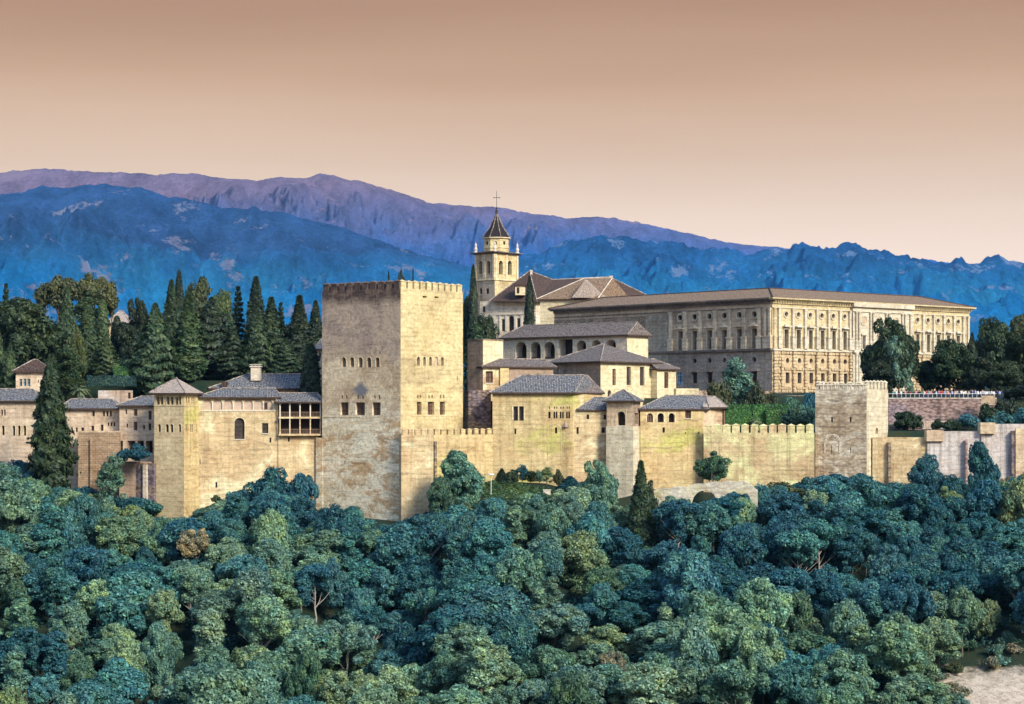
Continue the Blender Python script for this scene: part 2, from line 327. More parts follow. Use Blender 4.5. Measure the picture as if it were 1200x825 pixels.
def make_ground():
    xs = sorted(set(list(np.linspace(-7000, -400, 12))+list(np.linspace(-400, -150, 14))+list(np.linspace(-150, 170, 130))+list(np.linspace(170, 420, 14))+list(np.linspace(420, 7000, 12))))
    ys = sorted(set(list(np.linspace(-300, 0, 8))+[4, 8, 12, 20, 30, 45]+list(np.linspace(60, 245, 22))+list(np.linspace(250, 396, 74))+[397, 399, 402, 404, 405, 406, 407, 408, 409, 410, 411, 412, 413, 414, 415, 416, 417, 418, 419, 420, 424, 430, 434, 436, 437, 437.5, 438, 438.6, 439.2]+list(np.linspace(440, 640, 40))+list(np.linspace(680, 1500, 16))+list(np.linspace(1600, 9300, 20))))
    v = [(x, y, ground(x, y)) for y in ys for x in xs]; nx = len(xs)
    f = [(j*nx+i, j*nx+i+1, (j+1)*nx+i+1, (j+1)*nx+i) for j in range(len(ys)-1) for i in range(nx-1)]
    me = bpy.data.meshes.new('ground'); me.from_pydata(v, [], f); me.polygons.foreach_set('use_smooth', [True]*len(f))
    m, t, b = newmat('earth_and_litter'); p = vmap(t, (1, 1, 1))
    col = mix(t, ramp(t, nse(t, p, .25, 8, .7), [(.4, 0.), (.6, 1.)]), (.014,.034,.024), (.035,.045,.026))
    # pale bare soil of the clearing and paths
    d = N(t, 'ShaderNodeVectorMath', operation='DISTANCE'); cx, cy = PX(1178, 327), 327.0
    fl = N(t, 'ShaderNodeVectorMath', operation='MULTIPLY'); fl.inputs[1].default_value = (1, 1, 0); t.links.new(p, fl.inputs[0]); t.links.new(fl.outputs[0], d.inputs[0]); d.inputs[1].default_value = (cx, cy, 0)
    a = N(t, 'ShaderNodeMath', operation='MULTIPLY_ADD'); a.inputs[1].default_value = 18; t.links.new(nse(t, p, .3, 8, .7), a.inputs[0]); t.links.new(d.outputs['Value'], a.inputs[2])
    r = N(t, 'ShaderNodeMapRange'); r.inputs[1].default_value = 21; r.inputs[2].default_value = 17; t.links.new(a.outputs[0], r.inputs[0])
    soil = mix(t, ramp(t, nse(t, p, .7, 12, .85), [(.42, 0.), (.55, 1.)]), (.34,.27,.22), (.66,.56,.47))
    col = mix(t, r.outputs[0], col, soil)
    t.links.new(col, b.inputs['Base Color']); bump(t, b, nse(t, p, 1.2, 9, .8), .9, .5)
    me.materials.append(m); o = bpy.data.objects.new('ground', me); COL.objects.link(o); tag(o, kind='structure'); return o
make_ground()

# ------------------------------------------------------------------ mountains
def mountain(name, D, W, prof, foot, jag, gmat, seed, x0=-140, x1=1340, nx=620, ny=110):
    v = []; f = []
    for j in range(ny):
        for i in range(nx):
            px = x0+(x1-x0)*i/(nx-1)
            if j == 0: s = -.25
            else: s = (j-1)/(ny-2)
            H = PZ(interp(px, prof), D)
            Y = D-W*max(s, 0)+(W*.3 if j == 0 else 0); x = PX(px, D)*(1-.10*max(s, 0))
            q = (x/420.0+seed, Y/520.0, seed*1.7)
            rid = noise.ridged_multi_fractal(q, .75, 2.1, 8, 1.0, 2.0)*.5
            big = noise.noise((x/900+seed, Y/1500, 3.3))
            cr = noise.fractal((x/60.0, Y/60.0, seed), .5, 2.1, 6)
            if j == 0: z = foot
            else:
                k = (1-s)**1.25
                z = foot+(H-foot)*k
                amp = (H-foot)*.5*min(1, s*4)*(1-s*.6)
                z += (rid-.75)*amp+big*amp*.8
                z = min(z, H-(H-foot)*s*.5)
                z += cr*jag*(1 if s > .01 else .8)
            v.append((x, Y, z))
    for j in range(ny-1):
        for i in range(nx-1): f.append((j*nx+i+1, j*nx+i, (j+1)*nx+i, (j+1)*nx+i+1))
    me = bpy.data.meshes.new(name); me.from_pydata(v, [], f); me.materials.append(gmat); me.polygons.foreach_set('use_smooth', [True]*len(f))
    o = bpy.data.objects.new(name, me); COL.objects.link(o); tag(o, kind='structure'); return o
def mountmat(name, forest, hazescrub, rock, th, scale=.0045, uppertint=None, zlo=0, zhi=500):  # forest and scrub are slope colours with blue air haze painted in
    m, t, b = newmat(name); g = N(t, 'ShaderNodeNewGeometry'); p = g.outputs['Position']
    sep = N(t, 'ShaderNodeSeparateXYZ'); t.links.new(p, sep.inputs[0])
    c = mix(t, ramp(t, nse(t, p, .004, 8, .65, .5), [(.4, 0.), (.6, 1.)]), tuple(forest), tuple(hazescrub))  # forest here is a slope colour with blue air haze painted in
    if uppertint:
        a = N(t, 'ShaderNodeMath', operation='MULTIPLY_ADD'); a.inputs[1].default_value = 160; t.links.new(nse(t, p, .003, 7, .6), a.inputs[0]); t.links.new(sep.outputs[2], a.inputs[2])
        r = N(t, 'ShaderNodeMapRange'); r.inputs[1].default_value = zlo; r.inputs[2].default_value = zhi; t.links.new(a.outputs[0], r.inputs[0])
        c = mix(t, r.outputs[0], c, mix(t, ramp(t, nse(t, p, .006, 8, .65), [(.4, 0.), (.6, 1.)]), tuple(uppertint), tuple(uppertint[k]*.75 for k in range(3))))  # haze painted by height: lower slopes keep the bluer colours
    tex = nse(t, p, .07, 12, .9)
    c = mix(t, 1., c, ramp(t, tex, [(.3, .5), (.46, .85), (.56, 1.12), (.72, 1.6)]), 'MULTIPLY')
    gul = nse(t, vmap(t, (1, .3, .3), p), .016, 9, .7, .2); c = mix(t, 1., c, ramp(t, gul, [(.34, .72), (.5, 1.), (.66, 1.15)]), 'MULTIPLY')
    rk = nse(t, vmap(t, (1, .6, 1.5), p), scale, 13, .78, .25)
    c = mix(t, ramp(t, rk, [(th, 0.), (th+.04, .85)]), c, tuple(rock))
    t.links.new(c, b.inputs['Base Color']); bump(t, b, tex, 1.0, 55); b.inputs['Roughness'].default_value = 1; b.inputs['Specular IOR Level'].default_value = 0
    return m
mb_ = mountmat('far_massif', (.03,.26,.86), (.10,.25,.78), (.50,.36,.54), .57, .0035, (.44,.31,.52), 600, 880)  # slope blues are painted haze; tops hold pink evening light
ml_ = mountmat('near_ridge', (.02,.36,.94), (.04,.45,.97), (.46,.48,.72), .565, .0065, (.07,.20,.55), 310, 460)  # blue air haze painted into the slope colours
mr_ = mountmat('right_crags', (.02,.35,.94), (.04,.45,.97), (.32,.50,.90), .565, .008, (.04,.21,.62), 320, 500)  # haze blue put into the base colours of the crags
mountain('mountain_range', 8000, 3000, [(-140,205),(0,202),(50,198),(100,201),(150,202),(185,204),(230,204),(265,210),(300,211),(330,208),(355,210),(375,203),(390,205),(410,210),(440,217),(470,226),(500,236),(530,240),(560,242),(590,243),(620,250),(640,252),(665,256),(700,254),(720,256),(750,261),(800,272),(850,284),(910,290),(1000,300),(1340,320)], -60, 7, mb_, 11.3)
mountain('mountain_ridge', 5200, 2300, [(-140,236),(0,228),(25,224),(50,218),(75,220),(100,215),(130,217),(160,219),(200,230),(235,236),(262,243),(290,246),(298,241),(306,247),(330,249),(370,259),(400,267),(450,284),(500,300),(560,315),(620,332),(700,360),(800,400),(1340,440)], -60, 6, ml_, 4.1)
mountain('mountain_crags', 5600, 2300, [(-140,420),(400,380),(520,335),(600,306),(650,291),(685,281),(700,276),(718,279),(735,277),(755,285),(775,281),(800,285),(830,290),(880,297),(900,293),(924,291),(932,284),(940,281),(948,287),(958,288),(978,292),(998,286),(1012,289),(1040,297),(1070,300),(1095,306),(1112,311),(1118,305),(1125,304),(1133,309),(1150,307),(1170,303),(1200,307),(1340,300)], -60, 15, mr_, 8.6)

# haze: even air round camera, ground and mountains
def make_haze():
    mb = MB(); mb.box(-7400, 7400, -400, 9600, -110, 1020)
    m = bpy.data.materials.new('air'); m.use_nodes = True; t = m.node_tree; t.nodes.clear()
    o = N(t, 'ShaderNodeOutputMaterial'); pv = N(t, 'ShaderNodeVolumePrincipled'); pv.inputs['Color'].default_value = (.2,.55,1,1); pv.inputs['Density'].default_value = HAZE
    pv.inputs['Anisotropy'].default_value = 0; t.links.new(pv.outputs[0], o.inputs['Volume'])
    ob = mb.build('haze', m); tag(ob, kind='stuff'); return ob
HAZE = .000022
make_haze()
# ------------------------------------------------------------------ wall and roof builders
def hit(A, B, px):
    """where the sight line of a picture column meets wall A-B: distance along the wall, depth"""
    k = (px-600)/FPX; dx, dy = B[0]-A[0], B[1]-A[1]
    t = (k*A[1]-A[0])/(dx-k*dy); L = math.hypot(dx, dy); return t*L, A[1]+t*dy
def shape(kind, u0, u1, z0, z1):
    if kind == 'o':
        n = 12; cu, cz, a, b = (u0+u1)/2, (z0+z1)/2, (u1-u0)/2, (z1-z0)/2
        return [(cu+a*math.cos(2*math.pi*i/n), cz+b*math.sin(2*math.pi*i/n)) for i in range(n)]
    if kind == 'a':
        r = (u1-u0)/2; zc = max(z0+.1, z1-r); rr = z1-zc; n = 7
        return [(u0, z0), (u1, z0)]+[((u0+u1)/2+r*math.cos(math.pi*i/n), zc+rr*math.sin(math.pi*i/n)) for i in range(0, n+1)]
    return [(u0, z0), (u1, z0), (u1, z1), (u0, z1)]
class Wall:
    """one upright wall sheet with real openings; u runs along A->B, outward is to the right of A->B (towards the camera)"""
    def __init__(s, mb, A, B, z0, z1, ops, mi=0, rmi=None):
        s.A, s.B = Vector(A), Vector(B); d = (s.B-s.A); s.L = d.length; s.d = d.normalized(); s.n = Vector((s.d.y, -s.d.x)); s.z0, s.z1 = z0, z1
        rmi = mi if rmi is None else rmi; s.polys = []
        outer = [(0, z0), (s.L, z0), (s.L, z1), (0, z1)]; holes = []
        for op in ops:
            pts = shape(op['k'], op['u0'], op['u1'], op['z0'], op['z1']); holes.append(pts)
        allp = outer+[q for h in holes for q in h]
        if holes:
            tr = geometry.tessellate_polygon([[Vector((a, b, 0)) for a, b in outer]]+[[Vector((a, b, 0)) for a, b in h[::-1]] for h in holes])
            flat = outer+[q for h in holes for q in h[::-1]]
            for a, b, c in tr:
                pa, pb, pc = flat[a], flat[b], flat[c]
                ar = (pb[0]-pa[0])*(pc[1]-pa[1])-(pb[1]-pa[1])*(pc[0]-pa[0])
                if abs(ar) < 1e-9: continue
                q = (pa, pb, pc) if ar > 0 else (pa, pc, pb)
                mb.face([s.w(u, z) for u, z in q], mi)
        else: mb.face([s.w(u, z) for u, z in outer], mi)
        for op, h in zip(ops, holes):
            dp = op['d']
            for i in range(len(h)):
                a, b = h[i], h[(i+1) % len(h)]
                mb.face([s.w(*a), s.w(*a, -dp), s.w(*b, -dp), s.w(*b)], rmi)
            s.polys.append((op, h))
    def w(s, u, z, o=0.0):
        p = s.A+s.d*u+s.n*o; return (p.x, p.y, z)
    def box(s, mb, u0, u1, z0, z1, o0, o1, mi=0):
        """box on the wall; o0..o1 outwards"""
        a, b, c, d = [s.A+s.d*u+s.n*o for u, o in ((u0, o1), (u1, o1), (u1, o0), (u0, o0))]
        mb.prism([tuple(a), tuple(b), tuple(c), tuple(d)], z0, z1, mi)
def px_ops(A, B, lst, Yz=None):
    """openings listed in picture pixels (x0,y0,x1,y1,kind,depth,pane)"""
    r = []
    for e in lst:
        x0, y0, x1, y1 = e[:4]; k = e[4] if len(e) > 4 else 'r'; d = e[5] if len(e) > 5 else .35; pn = e[6] if len(e) > 6 else 'open'
        u0, Ya = hit(A, B, x0); u1, Yb = hit(A, B, x1); Y = (Ya+Yb)/2
        r.append(dict(u0=u0, u1=u1, z0=PZ(y1, Y), z1=PZ(y0, Y), k=k, d=d, p=pn, extra=e[7] if len(e) > 7 else ''))
    return r
def windows(wall, parent, org):
    for op, h in wall.polys:
        mb = MB(); mats = [M[op['p']], M['trim'], M['dkwood']]
        mb.face([wall.w(u, z, -op['d']) for u, z in h], 0)
        if op['p'] == 'infill':
            mb.build('blind_arch', mats[:1], parent); continue
        win = mb.build('window', mats[:1], parent)
        W = op['u1']-op['u0']; Hh = op['z1']-op['z0']; ex = op['extra']
        if 'b' in ex or (op['p'] in ('glass', 'palglass', 'brownglass', 'blueglass') and W > .45):
            m2 = MB(); t = .045; d0, d1 = -op['d']+.02, -op['d']+.10
            if W > .45: wall.box(m2, op['u0']+W/2-t, op['u0']+W/2+t, op['z0']+.01, op['z1']-.05, d0, d1)
            for k in range(1, max(2, int(Hh/.8))): zz = op['z0']+Hh*k/max(2, int(Hh/.8)); wall.box(m2, op['u0']+.01, op['u1']-.01, zz-t, zz+t, d0+.003, d1-.003)
            m2.build('frame', M['dkwood'] if 'w' not in ex else M['trim'], win)
        if op['k'] == 'a' and W > .5 and op['p'] != 'infill':      # plaster surround of an arched opening
            m3 = MB(); g = .13
            for i in range(1, len(h)):
                a, b = h[i], h[(i+1) % len(h)]
                if i == len(h)-1: a, b = h[-1], h[0]
                cx, cz = (op['u0']+op['u1'])/2, (op['z0']+op['z1'])/2
                def outw(q): return (q[0]+g*(1 if q[0] > cx else -1)*min(1, abs(q[0]-cx)/(W/2)), q[1]+(g if q[1] > op['z0']+.01 else 0)*(max(0, (q[1]-cz))/(Hh/2)))
                A_, B_ = outw(a), outw(b)
                m3.face([wall.w(*a, .035), wall.w(*A_, .035), wall.w(*B_, .035), wall.w(*b, .035)]); m3.face([wall.w(*A_, .035), wall.w(*A_, -.01), wall.w(*B_, -.01), wall.w(*B_, .035)])
            m3.build('surround', M['cream'], win)
        if 's' in ex:
            m3 = MB(); wall.box(m3, op['u0']-.12, op['u1']+.12, op['z0']-.16, op['z0'], 0.002, .14); m3.build('sill', M['trim'], win)
        if 'c' in ex:   # slender column splitting a twin window
            m3 = MB(); c = op['u0']+W/2; wall.box(m3, c-.09, c+.09, op['z0'], op['z1']-.02, -.2, -.02); m3.build('mullion', M['trim'], win)
def roof(name, q, ze, zr, ia, ib, mat, parent, over=.55, th=.28, cap=True, capmat=None):
    """q: corner points in plan (front-left, front-right, back-right, back-left); ridge parallel to the front, ends pulled in by ia / ib (0 = gable)"""
    q = [Vector(p) for p in q]; n = 4; off = []
    for i in range(4):
        a, b, c = q[i-1], q[i], q[(i+1) % 4]
        e1 = (b-a).normalized(); e2 = (c-b).normalized(); n1 = Vector((e1.y, -e1.x)); n2 = Vector((e2.y, -e2.x))
        off.append(b+(n1+n2)/max(.4, 1+n1.dot(n2))*over)
    A, B, C, D = off; ml = (A+D)/2; mr = (B+C)/2; ln = (mr-ml).length; dr = (mr-ml).normalized()
    Ra = ml+dr*min(ia+over*(ia > 0), ln*.4999); Rb = mr-dr*min(ib+over*(ib > 0), ln*.4999)
    def p(v, z): return (v.x, v.y, z)
    mb = MB()
    mb.face([p(A, ze), p(B, ze), p(Rb, zr), p(Ra, zr)]); mb.face([p(B, ze), p(C, ze), p(Rb, zr)]) ; mb.face([p(C, ze), p(D, ze), p(Ra, zr), p(Rb, zr)]); mb.face([p(D, ze), p(A, ze), p(Ra, zr)])
    for a, b in ((A, B), (B, C), (C, D), (D, A)): mb.face([p(a, ze-th), p(b, ze-th), p(b, ze), p(a, ze)], 1)
    mb.face([p(D, ze-th), p(C, ze-th), p(B, ze-th), p(A, ze-th)], 1)
    o = mb.build('roof', [mat, M['dkwood']], parent)
    if cap:
        m2 = MB(); rr = random.Random(int(abs(A.x*10))+3)
        for a, b, za, zb in ((A, Ra, ze, zr), (B, Rb, ze, zr), (Ra, Rb, zr, zr)):
            L = (Vector(p(b, zb))-Vector(p(a, za))).length
            if L < .5: continue
            k = max(2, int(L/.8))
            m2.tube([p(a.lerp(b, i/k), za+(zb-za)*i/k+.04) for i in range(k+1)], [rr.uniform(.07, .17) for i in range(k+1)], 5)
        m2.build('ridge_cap', capmat or M['mortar'], o)
    return o
_merl = {}
def merlons(parent, A, B, z, n, wid, h, thk, mat, cap=True, inset=.5):
    """battlement along A-B: n merlons, children of the wall"""
    key = (round(wid, 2), h, thk, mat.name); org = world_loc(parent)
    A, B = Vector(A), Vector(B); d = (B-A).normalized(); ang = math.atan2(d.y, d.x); nn = Vector((d.y, -d.x))
    if key not in _merl:
        mb = MB(); x, y = wid/2, thk/2; hb = h*.74 if cap else h
        mb.prism([(-x, -y), (x, -y), (x, y), (-x, y)], -.02, hb)
        if cap:
            e = .07; x2, y2 = x+e, y+e
            mb.prism([(-x2, -y2), (x2, -y2), (x2, y2), (-x2, y2)], hb, hb+.12)
            for a, b in (((-x2, -y2), (x2, -y2)), ((x2, -y2), (x2, y2)), ((x2, y2), (-x2, y2)), ((-x2, y2), (-x2, -y2))): mb.face([(*a, hb+.12), (*b, hb+.12), (0, 0, h)])
        o = mb.build('merlon', mat); _merl[key] = o.data; bpy.data.objects.remove(o)
    for i in range(n):
        c = A+(B-A)*((i+.5)/n)-nn*(thk/2+.02)
        o = bpy.data.objects.new('merlon', _merl[key]); COL.objects.link(o); o.parent = parent
        o.location = (c.x-org.x, c.y-org.y, z-org.z+rnd.uniform(-.06, .04)); o.rotation_euler = (0, 0, ang+rnd.uniform(-.03, .03)); o.scale = (rnd.uniform(.94, 1.05), 1, 1)
def building(name, label, cat, foot, ytop, ybot, yref, mats, ops={}, group=None, flat=True, bot=None):
    """foot: (px, depth) corners counter-clockwise; ytop/ybot picture rows read at depth yref; ops: edge -> openings"""
    pts = [P(*p) if not isinstance(p, Vector) else p for p in foot]
    z1 = PZ(ytop, yref); z0 = PZ(ybot, yref) if bot is None else bot
    root = empty(name, (pts[0].x, pts[0].y, z0), label, cat, group)
    mats = mats if isinstance(mats, list) else [mats]
    mb = MB(); ws = []
    for i in range(len(pts)):
        a, b = pts[i], pts[(i+1) % len(pts)]
        w_ = Wall(mb, a, b, z0, z1, px_ops(a, b, ops.get(i, [])), min(i, len(mats)-1)); ws.append(w_)
    if flat: mb.face([(p.x, p.y, z1) for p in pts], 0)
    wall = mb.build('wall', mats, root)
    for w_ in ws: windows(w_, root, None)
    root['_z1'] = z1
    return root, pts, ws, wall
def back(a, b, d):
    """extend front edge a-b into a rectangle of depth d"""
    a, b = P(*a) if not isinstance(a, Vector) else a, P(*b) if not isinstance(b, Vector) else b
    e = (b-a).normalized(); n = Vector((-e.y, e.x)); return [a, b, b+n*d, a+n*d]
def para(l, c, r):
    l, c, r = [P(*x) if not isinstance(x, Vector) else x for x in (l, c, r)]; return [l, c, r, l+r-c]

# ------------------------------------------------------------------ the great square tower
TC = para((377.5, 407.5), (469.5, 396), (542.5, 410.9))
def great_tower():
    L = [(400.4,418.7,405.5,430,'a',1.0),(410,418.7,415,430,'a',1.0),(420,418.7,425,430.5,'a',1.0),(430,418.7,435,430.5,'a',1.0),(440,418.7,444.8,430,'a',1.0),
         (399,471.5,408.4,486.5,'r',.5,'brownglass'),(416.7,471.5,427.6,486.5,'r',.5,'brownglass'),(436.3,471.5,445.9,486.5,'r',.5,'brownglass')]
    L += [(x, 463, x+2, 467.6, 'a', .5) for x in (399.8,405.2,418.4,424.2,438.2,443.6)]
    Rr = [(488.5,418,492,428.5,'a',.8),(495.8,418,499,428.5,'a',.8),(502.7,418,506,428.5,'a',.8),(509.6,418,513.4,428.5,'a',.25,'infill'),(516.7,418.5,520,428.5,'a',.8),
          (488.7,470.8,494,486,'r',.5,'brownglass'),(501.3,470.8,509,486,'r',.5,'brownglass'),(515.5,470.8,521.4,486,'r',.5,'brownglass'),
          (495.5,346.8,500.2,348.9,'r',.6),(509.2,347.4,514,349.4,'r',.6),(535.4,440,536.3,446,'r',.3)]
    Rr += [(x, 462.6, x+1.6, 467, 'a', .4) for x in (489,492,502,505.5,515.6,519.3)]
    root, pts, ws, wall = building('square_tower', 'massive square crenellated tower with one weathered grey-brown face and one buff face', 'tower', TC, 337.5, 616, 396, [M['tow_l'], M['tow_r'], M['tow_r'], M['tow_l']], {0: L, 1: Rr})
    z1 = root['_z1']
    for i, mt in ((0, M['tow_l']), (1, M['tow_r']), (2, M['tow_r']), (3, M['tow_l'])): merlons(root, pts[i], pts[(i+1) % 4], z1, 10, 1.38 if i % 2 == 0 else 1.36, 1.65, .8, mt)
    # battered foot and the pilaster strip left of the face
    mb = MB(); a, b = pts[0], pts[1]; z0 = PZ(616, 396); za = PZ(514, 400)
    w_ = ws[0]; w_.box(mb, -.001-1.55, 0.2, z0, PZ(513, 407), -3, .07); mb.build('buttress', M['tow_l'], root)
    mb = MB(); ws[0].box(mb, -.02, ws[0].L*.5, PZ(489.2, 400), PZ(488.4, 400), .0, .06); ws[1].box(mb, 3, ws[1].L-1.2, PZ(487.6, 404), PZ(486.8, 404), .0, .08)
    mb.build('string_course', M['cream'], root)
    return root
great_tower()

# ------------------------------------------------------------------ curtain walls beside the tower
def curtain(name, label, cat, a, b, ytop, ybot, yref, mat, nm, mw, mh, thick=2.2, ops=[], bot=None, cap=True):
    root, pts, ws, wall = building(name, label, cat, back(a, b, thick), ytop, ybot, yref, mat, {0: ops}, bot=bot)
    if nm: merlons(root, pts[0], pts[1], root['_z1'], nm, mw, mh, .55, mat if not isinstance(mat, list) else mat[0], cap)
    return root, pts, ws
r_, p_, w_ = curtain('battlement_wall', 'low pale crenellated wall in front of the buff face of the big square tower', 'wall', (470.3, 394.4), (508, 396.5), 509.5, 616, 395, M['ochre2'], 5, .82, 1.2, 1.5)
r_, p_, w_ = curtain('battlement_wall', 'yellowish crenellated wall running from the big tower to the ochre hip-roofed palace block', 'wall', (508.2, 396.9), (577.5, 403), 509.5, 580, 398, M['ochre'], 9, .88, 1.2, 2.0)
mb = MB(); w_[0].box(mb, -.05, .45, PZ(608, 397), PZ(517, 397), .0, .5, 0); mb.build('wall_seam', M['rubble'], r_)  # dark seam at the wall angle, added as a rubble strip

# ------------------------------------------------------------------ left side
# slim hip-roofed tower
S = para((180.6, 402.9), (215.7, 400), (232.8, 405.4))
def slim():
    g = [(x, 464.5, x+3.7, 474, 'a', 1.2) for x in (183.2, 187.6)]+[(x, 464.5, x+3.9, 474, 'a', 1.2) for x in (194.8, 199.6)]+[(x, 464.5, x+3.2, 474, 'a', 1.2) for x in (205.4, 209.3)]
    g += [(185, 497, 188.4, 506.2, 'a', .5), (194, 497, 197.8, 506.4, 'a', .5), (199.4, 497, 203, 506.4, 'a', .5), (209.2, 497, 212.2, 506.4, 'a', .5)]
    h = [(217.4, 464.5, 219.3, 472, 'a', 1.), (220.1, 464.5, 222, 472, 'a', 1.), (223.8, 464.5, 225.6, 474, 'a', 1.), (226.2, 464.5, 228, 474, 'a', 1.), (217.6, 497, 218.8, 506, 'a', .5), (222.3, 497, 224, 506, 'a', .5), (224.5, 497, 226.2, 506, 'a', .5), (230, 497, 231.2, 506, 'a', .5)]
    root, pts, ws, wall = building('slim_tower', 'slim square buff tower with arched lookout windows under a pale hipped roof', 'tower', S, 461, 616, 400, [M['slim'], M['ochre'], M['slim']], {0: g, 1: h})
    mb = MB()
    for i in (0, 1): ws[i].box(mb, 0 if i else -.1, ws[i].L+.1, PZ(475.6, 402), PZ(474.9, 402), .0, .09); ws[i].box(mb, 0, ws[i].L, PZ(463.4, 402), PZ(461.2, 402), .0, .12)
    mb.build('string_course', M['cream'], root)
    roof('r', pts, root['_z1']+.1, PZ(442.8, 404), 30, 30, M['t_pale'], root, .75)
slim()
# ochre palace wing with blind arcade
def wing():
    A, B = (232.6, 405.6), (326, 407.5)
    xs = [(237.7,248),(250,260.2),(262,272.3),(274.3,284),(286.2,295.8),(297.8,307.6),(309.2,319.2)]
    ops = [(a, 468, b, 480, 'a', .22, 'infill') for a, b in xs]
    ops += [(274.8, 489.5, 286.6, 514.5, 'a', .5, 'glass', 's'), (307.2, 495.8, 314.4, 507.8, 'r', .4, 'glass', 's'), (315.8, 512.8, 317.9, 518.6, 'r', .4), (252.5, 565, 254.6, 571.5, 'r', .4), (234, 538, 235, 544, 'r', .3)]
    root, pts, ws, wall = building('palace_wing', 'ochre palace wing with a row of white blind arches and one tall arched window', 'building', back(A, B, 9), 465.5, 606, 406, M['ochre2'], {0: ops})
    mb = MB(); o = ws[0]
    for a, b in zip(xs, xs[1:]+[(321.4, 323)]):
        u0, _ = hit(o.A, o.B, a[1]+.3); u1, _ = hit(o.A, o.B, b[0]-.3); o.box(mb, u0, u1, PZ(480.6, 406), PZ(470.5, 406), .0, .07)
    o.box(mb, .6, o.L-.4, PZ(482, 406), PZ(480.8, 406), .0, .1); mb.build('arcade_trim', M['trim'], root)
    mb = MB(); u, _ = hit(o.A, o.B, 310.6); 
    u1, _ = hit(o.A, o.B, 313.5); o.box(mb, u, u1, PZ(479, 406), PZ(471.5, 406), -.2, .05); mb.build('window', M['open'], root)
    roof('r', pts, root['_z1']+.05, PZ(455, 411), 4.5, .6, M['t_blue'], root, .6)
    return root
wing()
def wing_low():
    A, B = (326.1, 407.3), (373, 409)
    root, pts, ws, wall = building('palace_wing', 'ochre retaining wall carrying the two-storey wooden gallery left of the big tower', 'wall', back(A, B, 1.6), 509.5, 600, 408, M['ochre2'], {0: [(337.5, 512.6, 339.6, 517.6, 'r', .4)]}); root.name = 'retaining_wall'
wing_low()
def upper_hall():
    q = back((249, 418), (357.5, 421), 9)
    root, pts, ws, wall = building('palace_hall', 'long blue-tiled hall with a square white chimney behind the blind arcade', 'building', q, 455.5, 500, 419, M['peach'], {0: [(339, 466, 343, 472, 'r', .3, 'glass')]})
    roof('r', pts, root['_z1']+.1, PZ(438.3, 424), 7, .5, M['t_blue'], root, .8)
    mb = MB(); c = P(300, 421.5); z = PZ(446, 421.5); mb.box(c.x-.95, c.x+.95, c.y-.8, c.y+.8, z, PZ(430.2, 421.5)); mb.box(c.x-1.15, c.x+1.15, c.y-1, c.y+1, PZ(430.2, 421.5), PZ(428.9, 421.5), 1)
    for k in (-.7, 0, .7): mb.box(c.x+k-.15, c.x+k+.15, c.y-.8, c.y+.8, PZ(428.9, 421.5), PZ(427.7, 421.5), 0)
    mb.box(c.x-1.15, c.x+1.15, c.y-1, c.y+1, PZ(427.7, 421.5), PZ(427, 421.5), 1)
    mb.build('chimney', [M['white'], M['trim']], root)
    mb = MB(); c = P(263, 417.5); z = PZ(450, 417); mb.box(c.x-.5, c.x+.5, c.y-.3, c.y+1.6, z-.6, z+.5); mb.build('dormer', M['t_brown'], root)
upper_hall()
def gallery():
    A, B = (326.5, 406.4), (376.5, 408.2)
    q = back(A, B, 8); zt = PZ(472, 407)
    root = empty('timber_gallery', (q[0].x, q[0].y, PZ(509, 407)), 'two-storey open timber gallery with posts and balustrades beside the big tower', 'gallery')
    mb = MB(); inner = back(P(326.5, 408.9), P(376.5, 410.7), 5.4)
    w_ = Wall(mb, inner[0], inner[1], PZ(509, 407), zt, []); mb.prism([tuple(p) for p in inner], PZ(509.2, 407), zt-.02)
    mb.build('back_wall', M['dkwood'], root)  # shade of the gallery interior put into this dark wood colour
    f = MB(); W0 = Wall(MB(), q[0], q[1], 0, 1, [])
    for yy in (488.5, 508.6): W0.box(f, 0, W0.L, PZ(yy+2, 407), PZ(yy, 407), -2.4, .15)
    f.build('floor', M['ochre2'], root)
    for px in (328.2, 339.7, 351.6, 363.7, 375.6):
        for (ya, yb) in ((488.5, 473.2), (508.6, 491)):
            m2 = MB(); u, _ = hit(q[0], q[1], px); W0.box(m2, u-.11, u+.11, PZ(ya, 407), PZ(yb, 407), -.3, 0); W0.box(m2, u-.3, u+.3, PZ(yb, 407), PZ(yb, 407)+.18, -.31, .01); m2.build('post', M['trim'] if ya < 500 else M['peach'], root)
    for ya in (488.5, 508.6):
        m2 = MB(); z = PZ(ya, 407)
        W0.box(m2, .1, W0.L, z+.86, z+.95, -.22, -.12); W0.box(m2, .1, W0.L, z+.06, z+.13, -.22, -.12); u = .25
        while u < W0.L: W0.box(m2, u, u+.06, z+.1, z+.9, -.2, -.14); u += .28
        m2.build('balustrade', M['wood'], root)
    m2 = MB(); W0.box(m2, 0, W0.L, zt-.1, zt+.2, -.4, .02); W0.box(m2, 0, W0.L, PZ(491, 407), PZ(490.4, 407), -.4, .02); m2.build('beam', M['dkwood'], root)
    roof('r', q, zt+.2, PZ(460.6, 411), .3, .3, M['t_blue'], root, .6)
gallery()
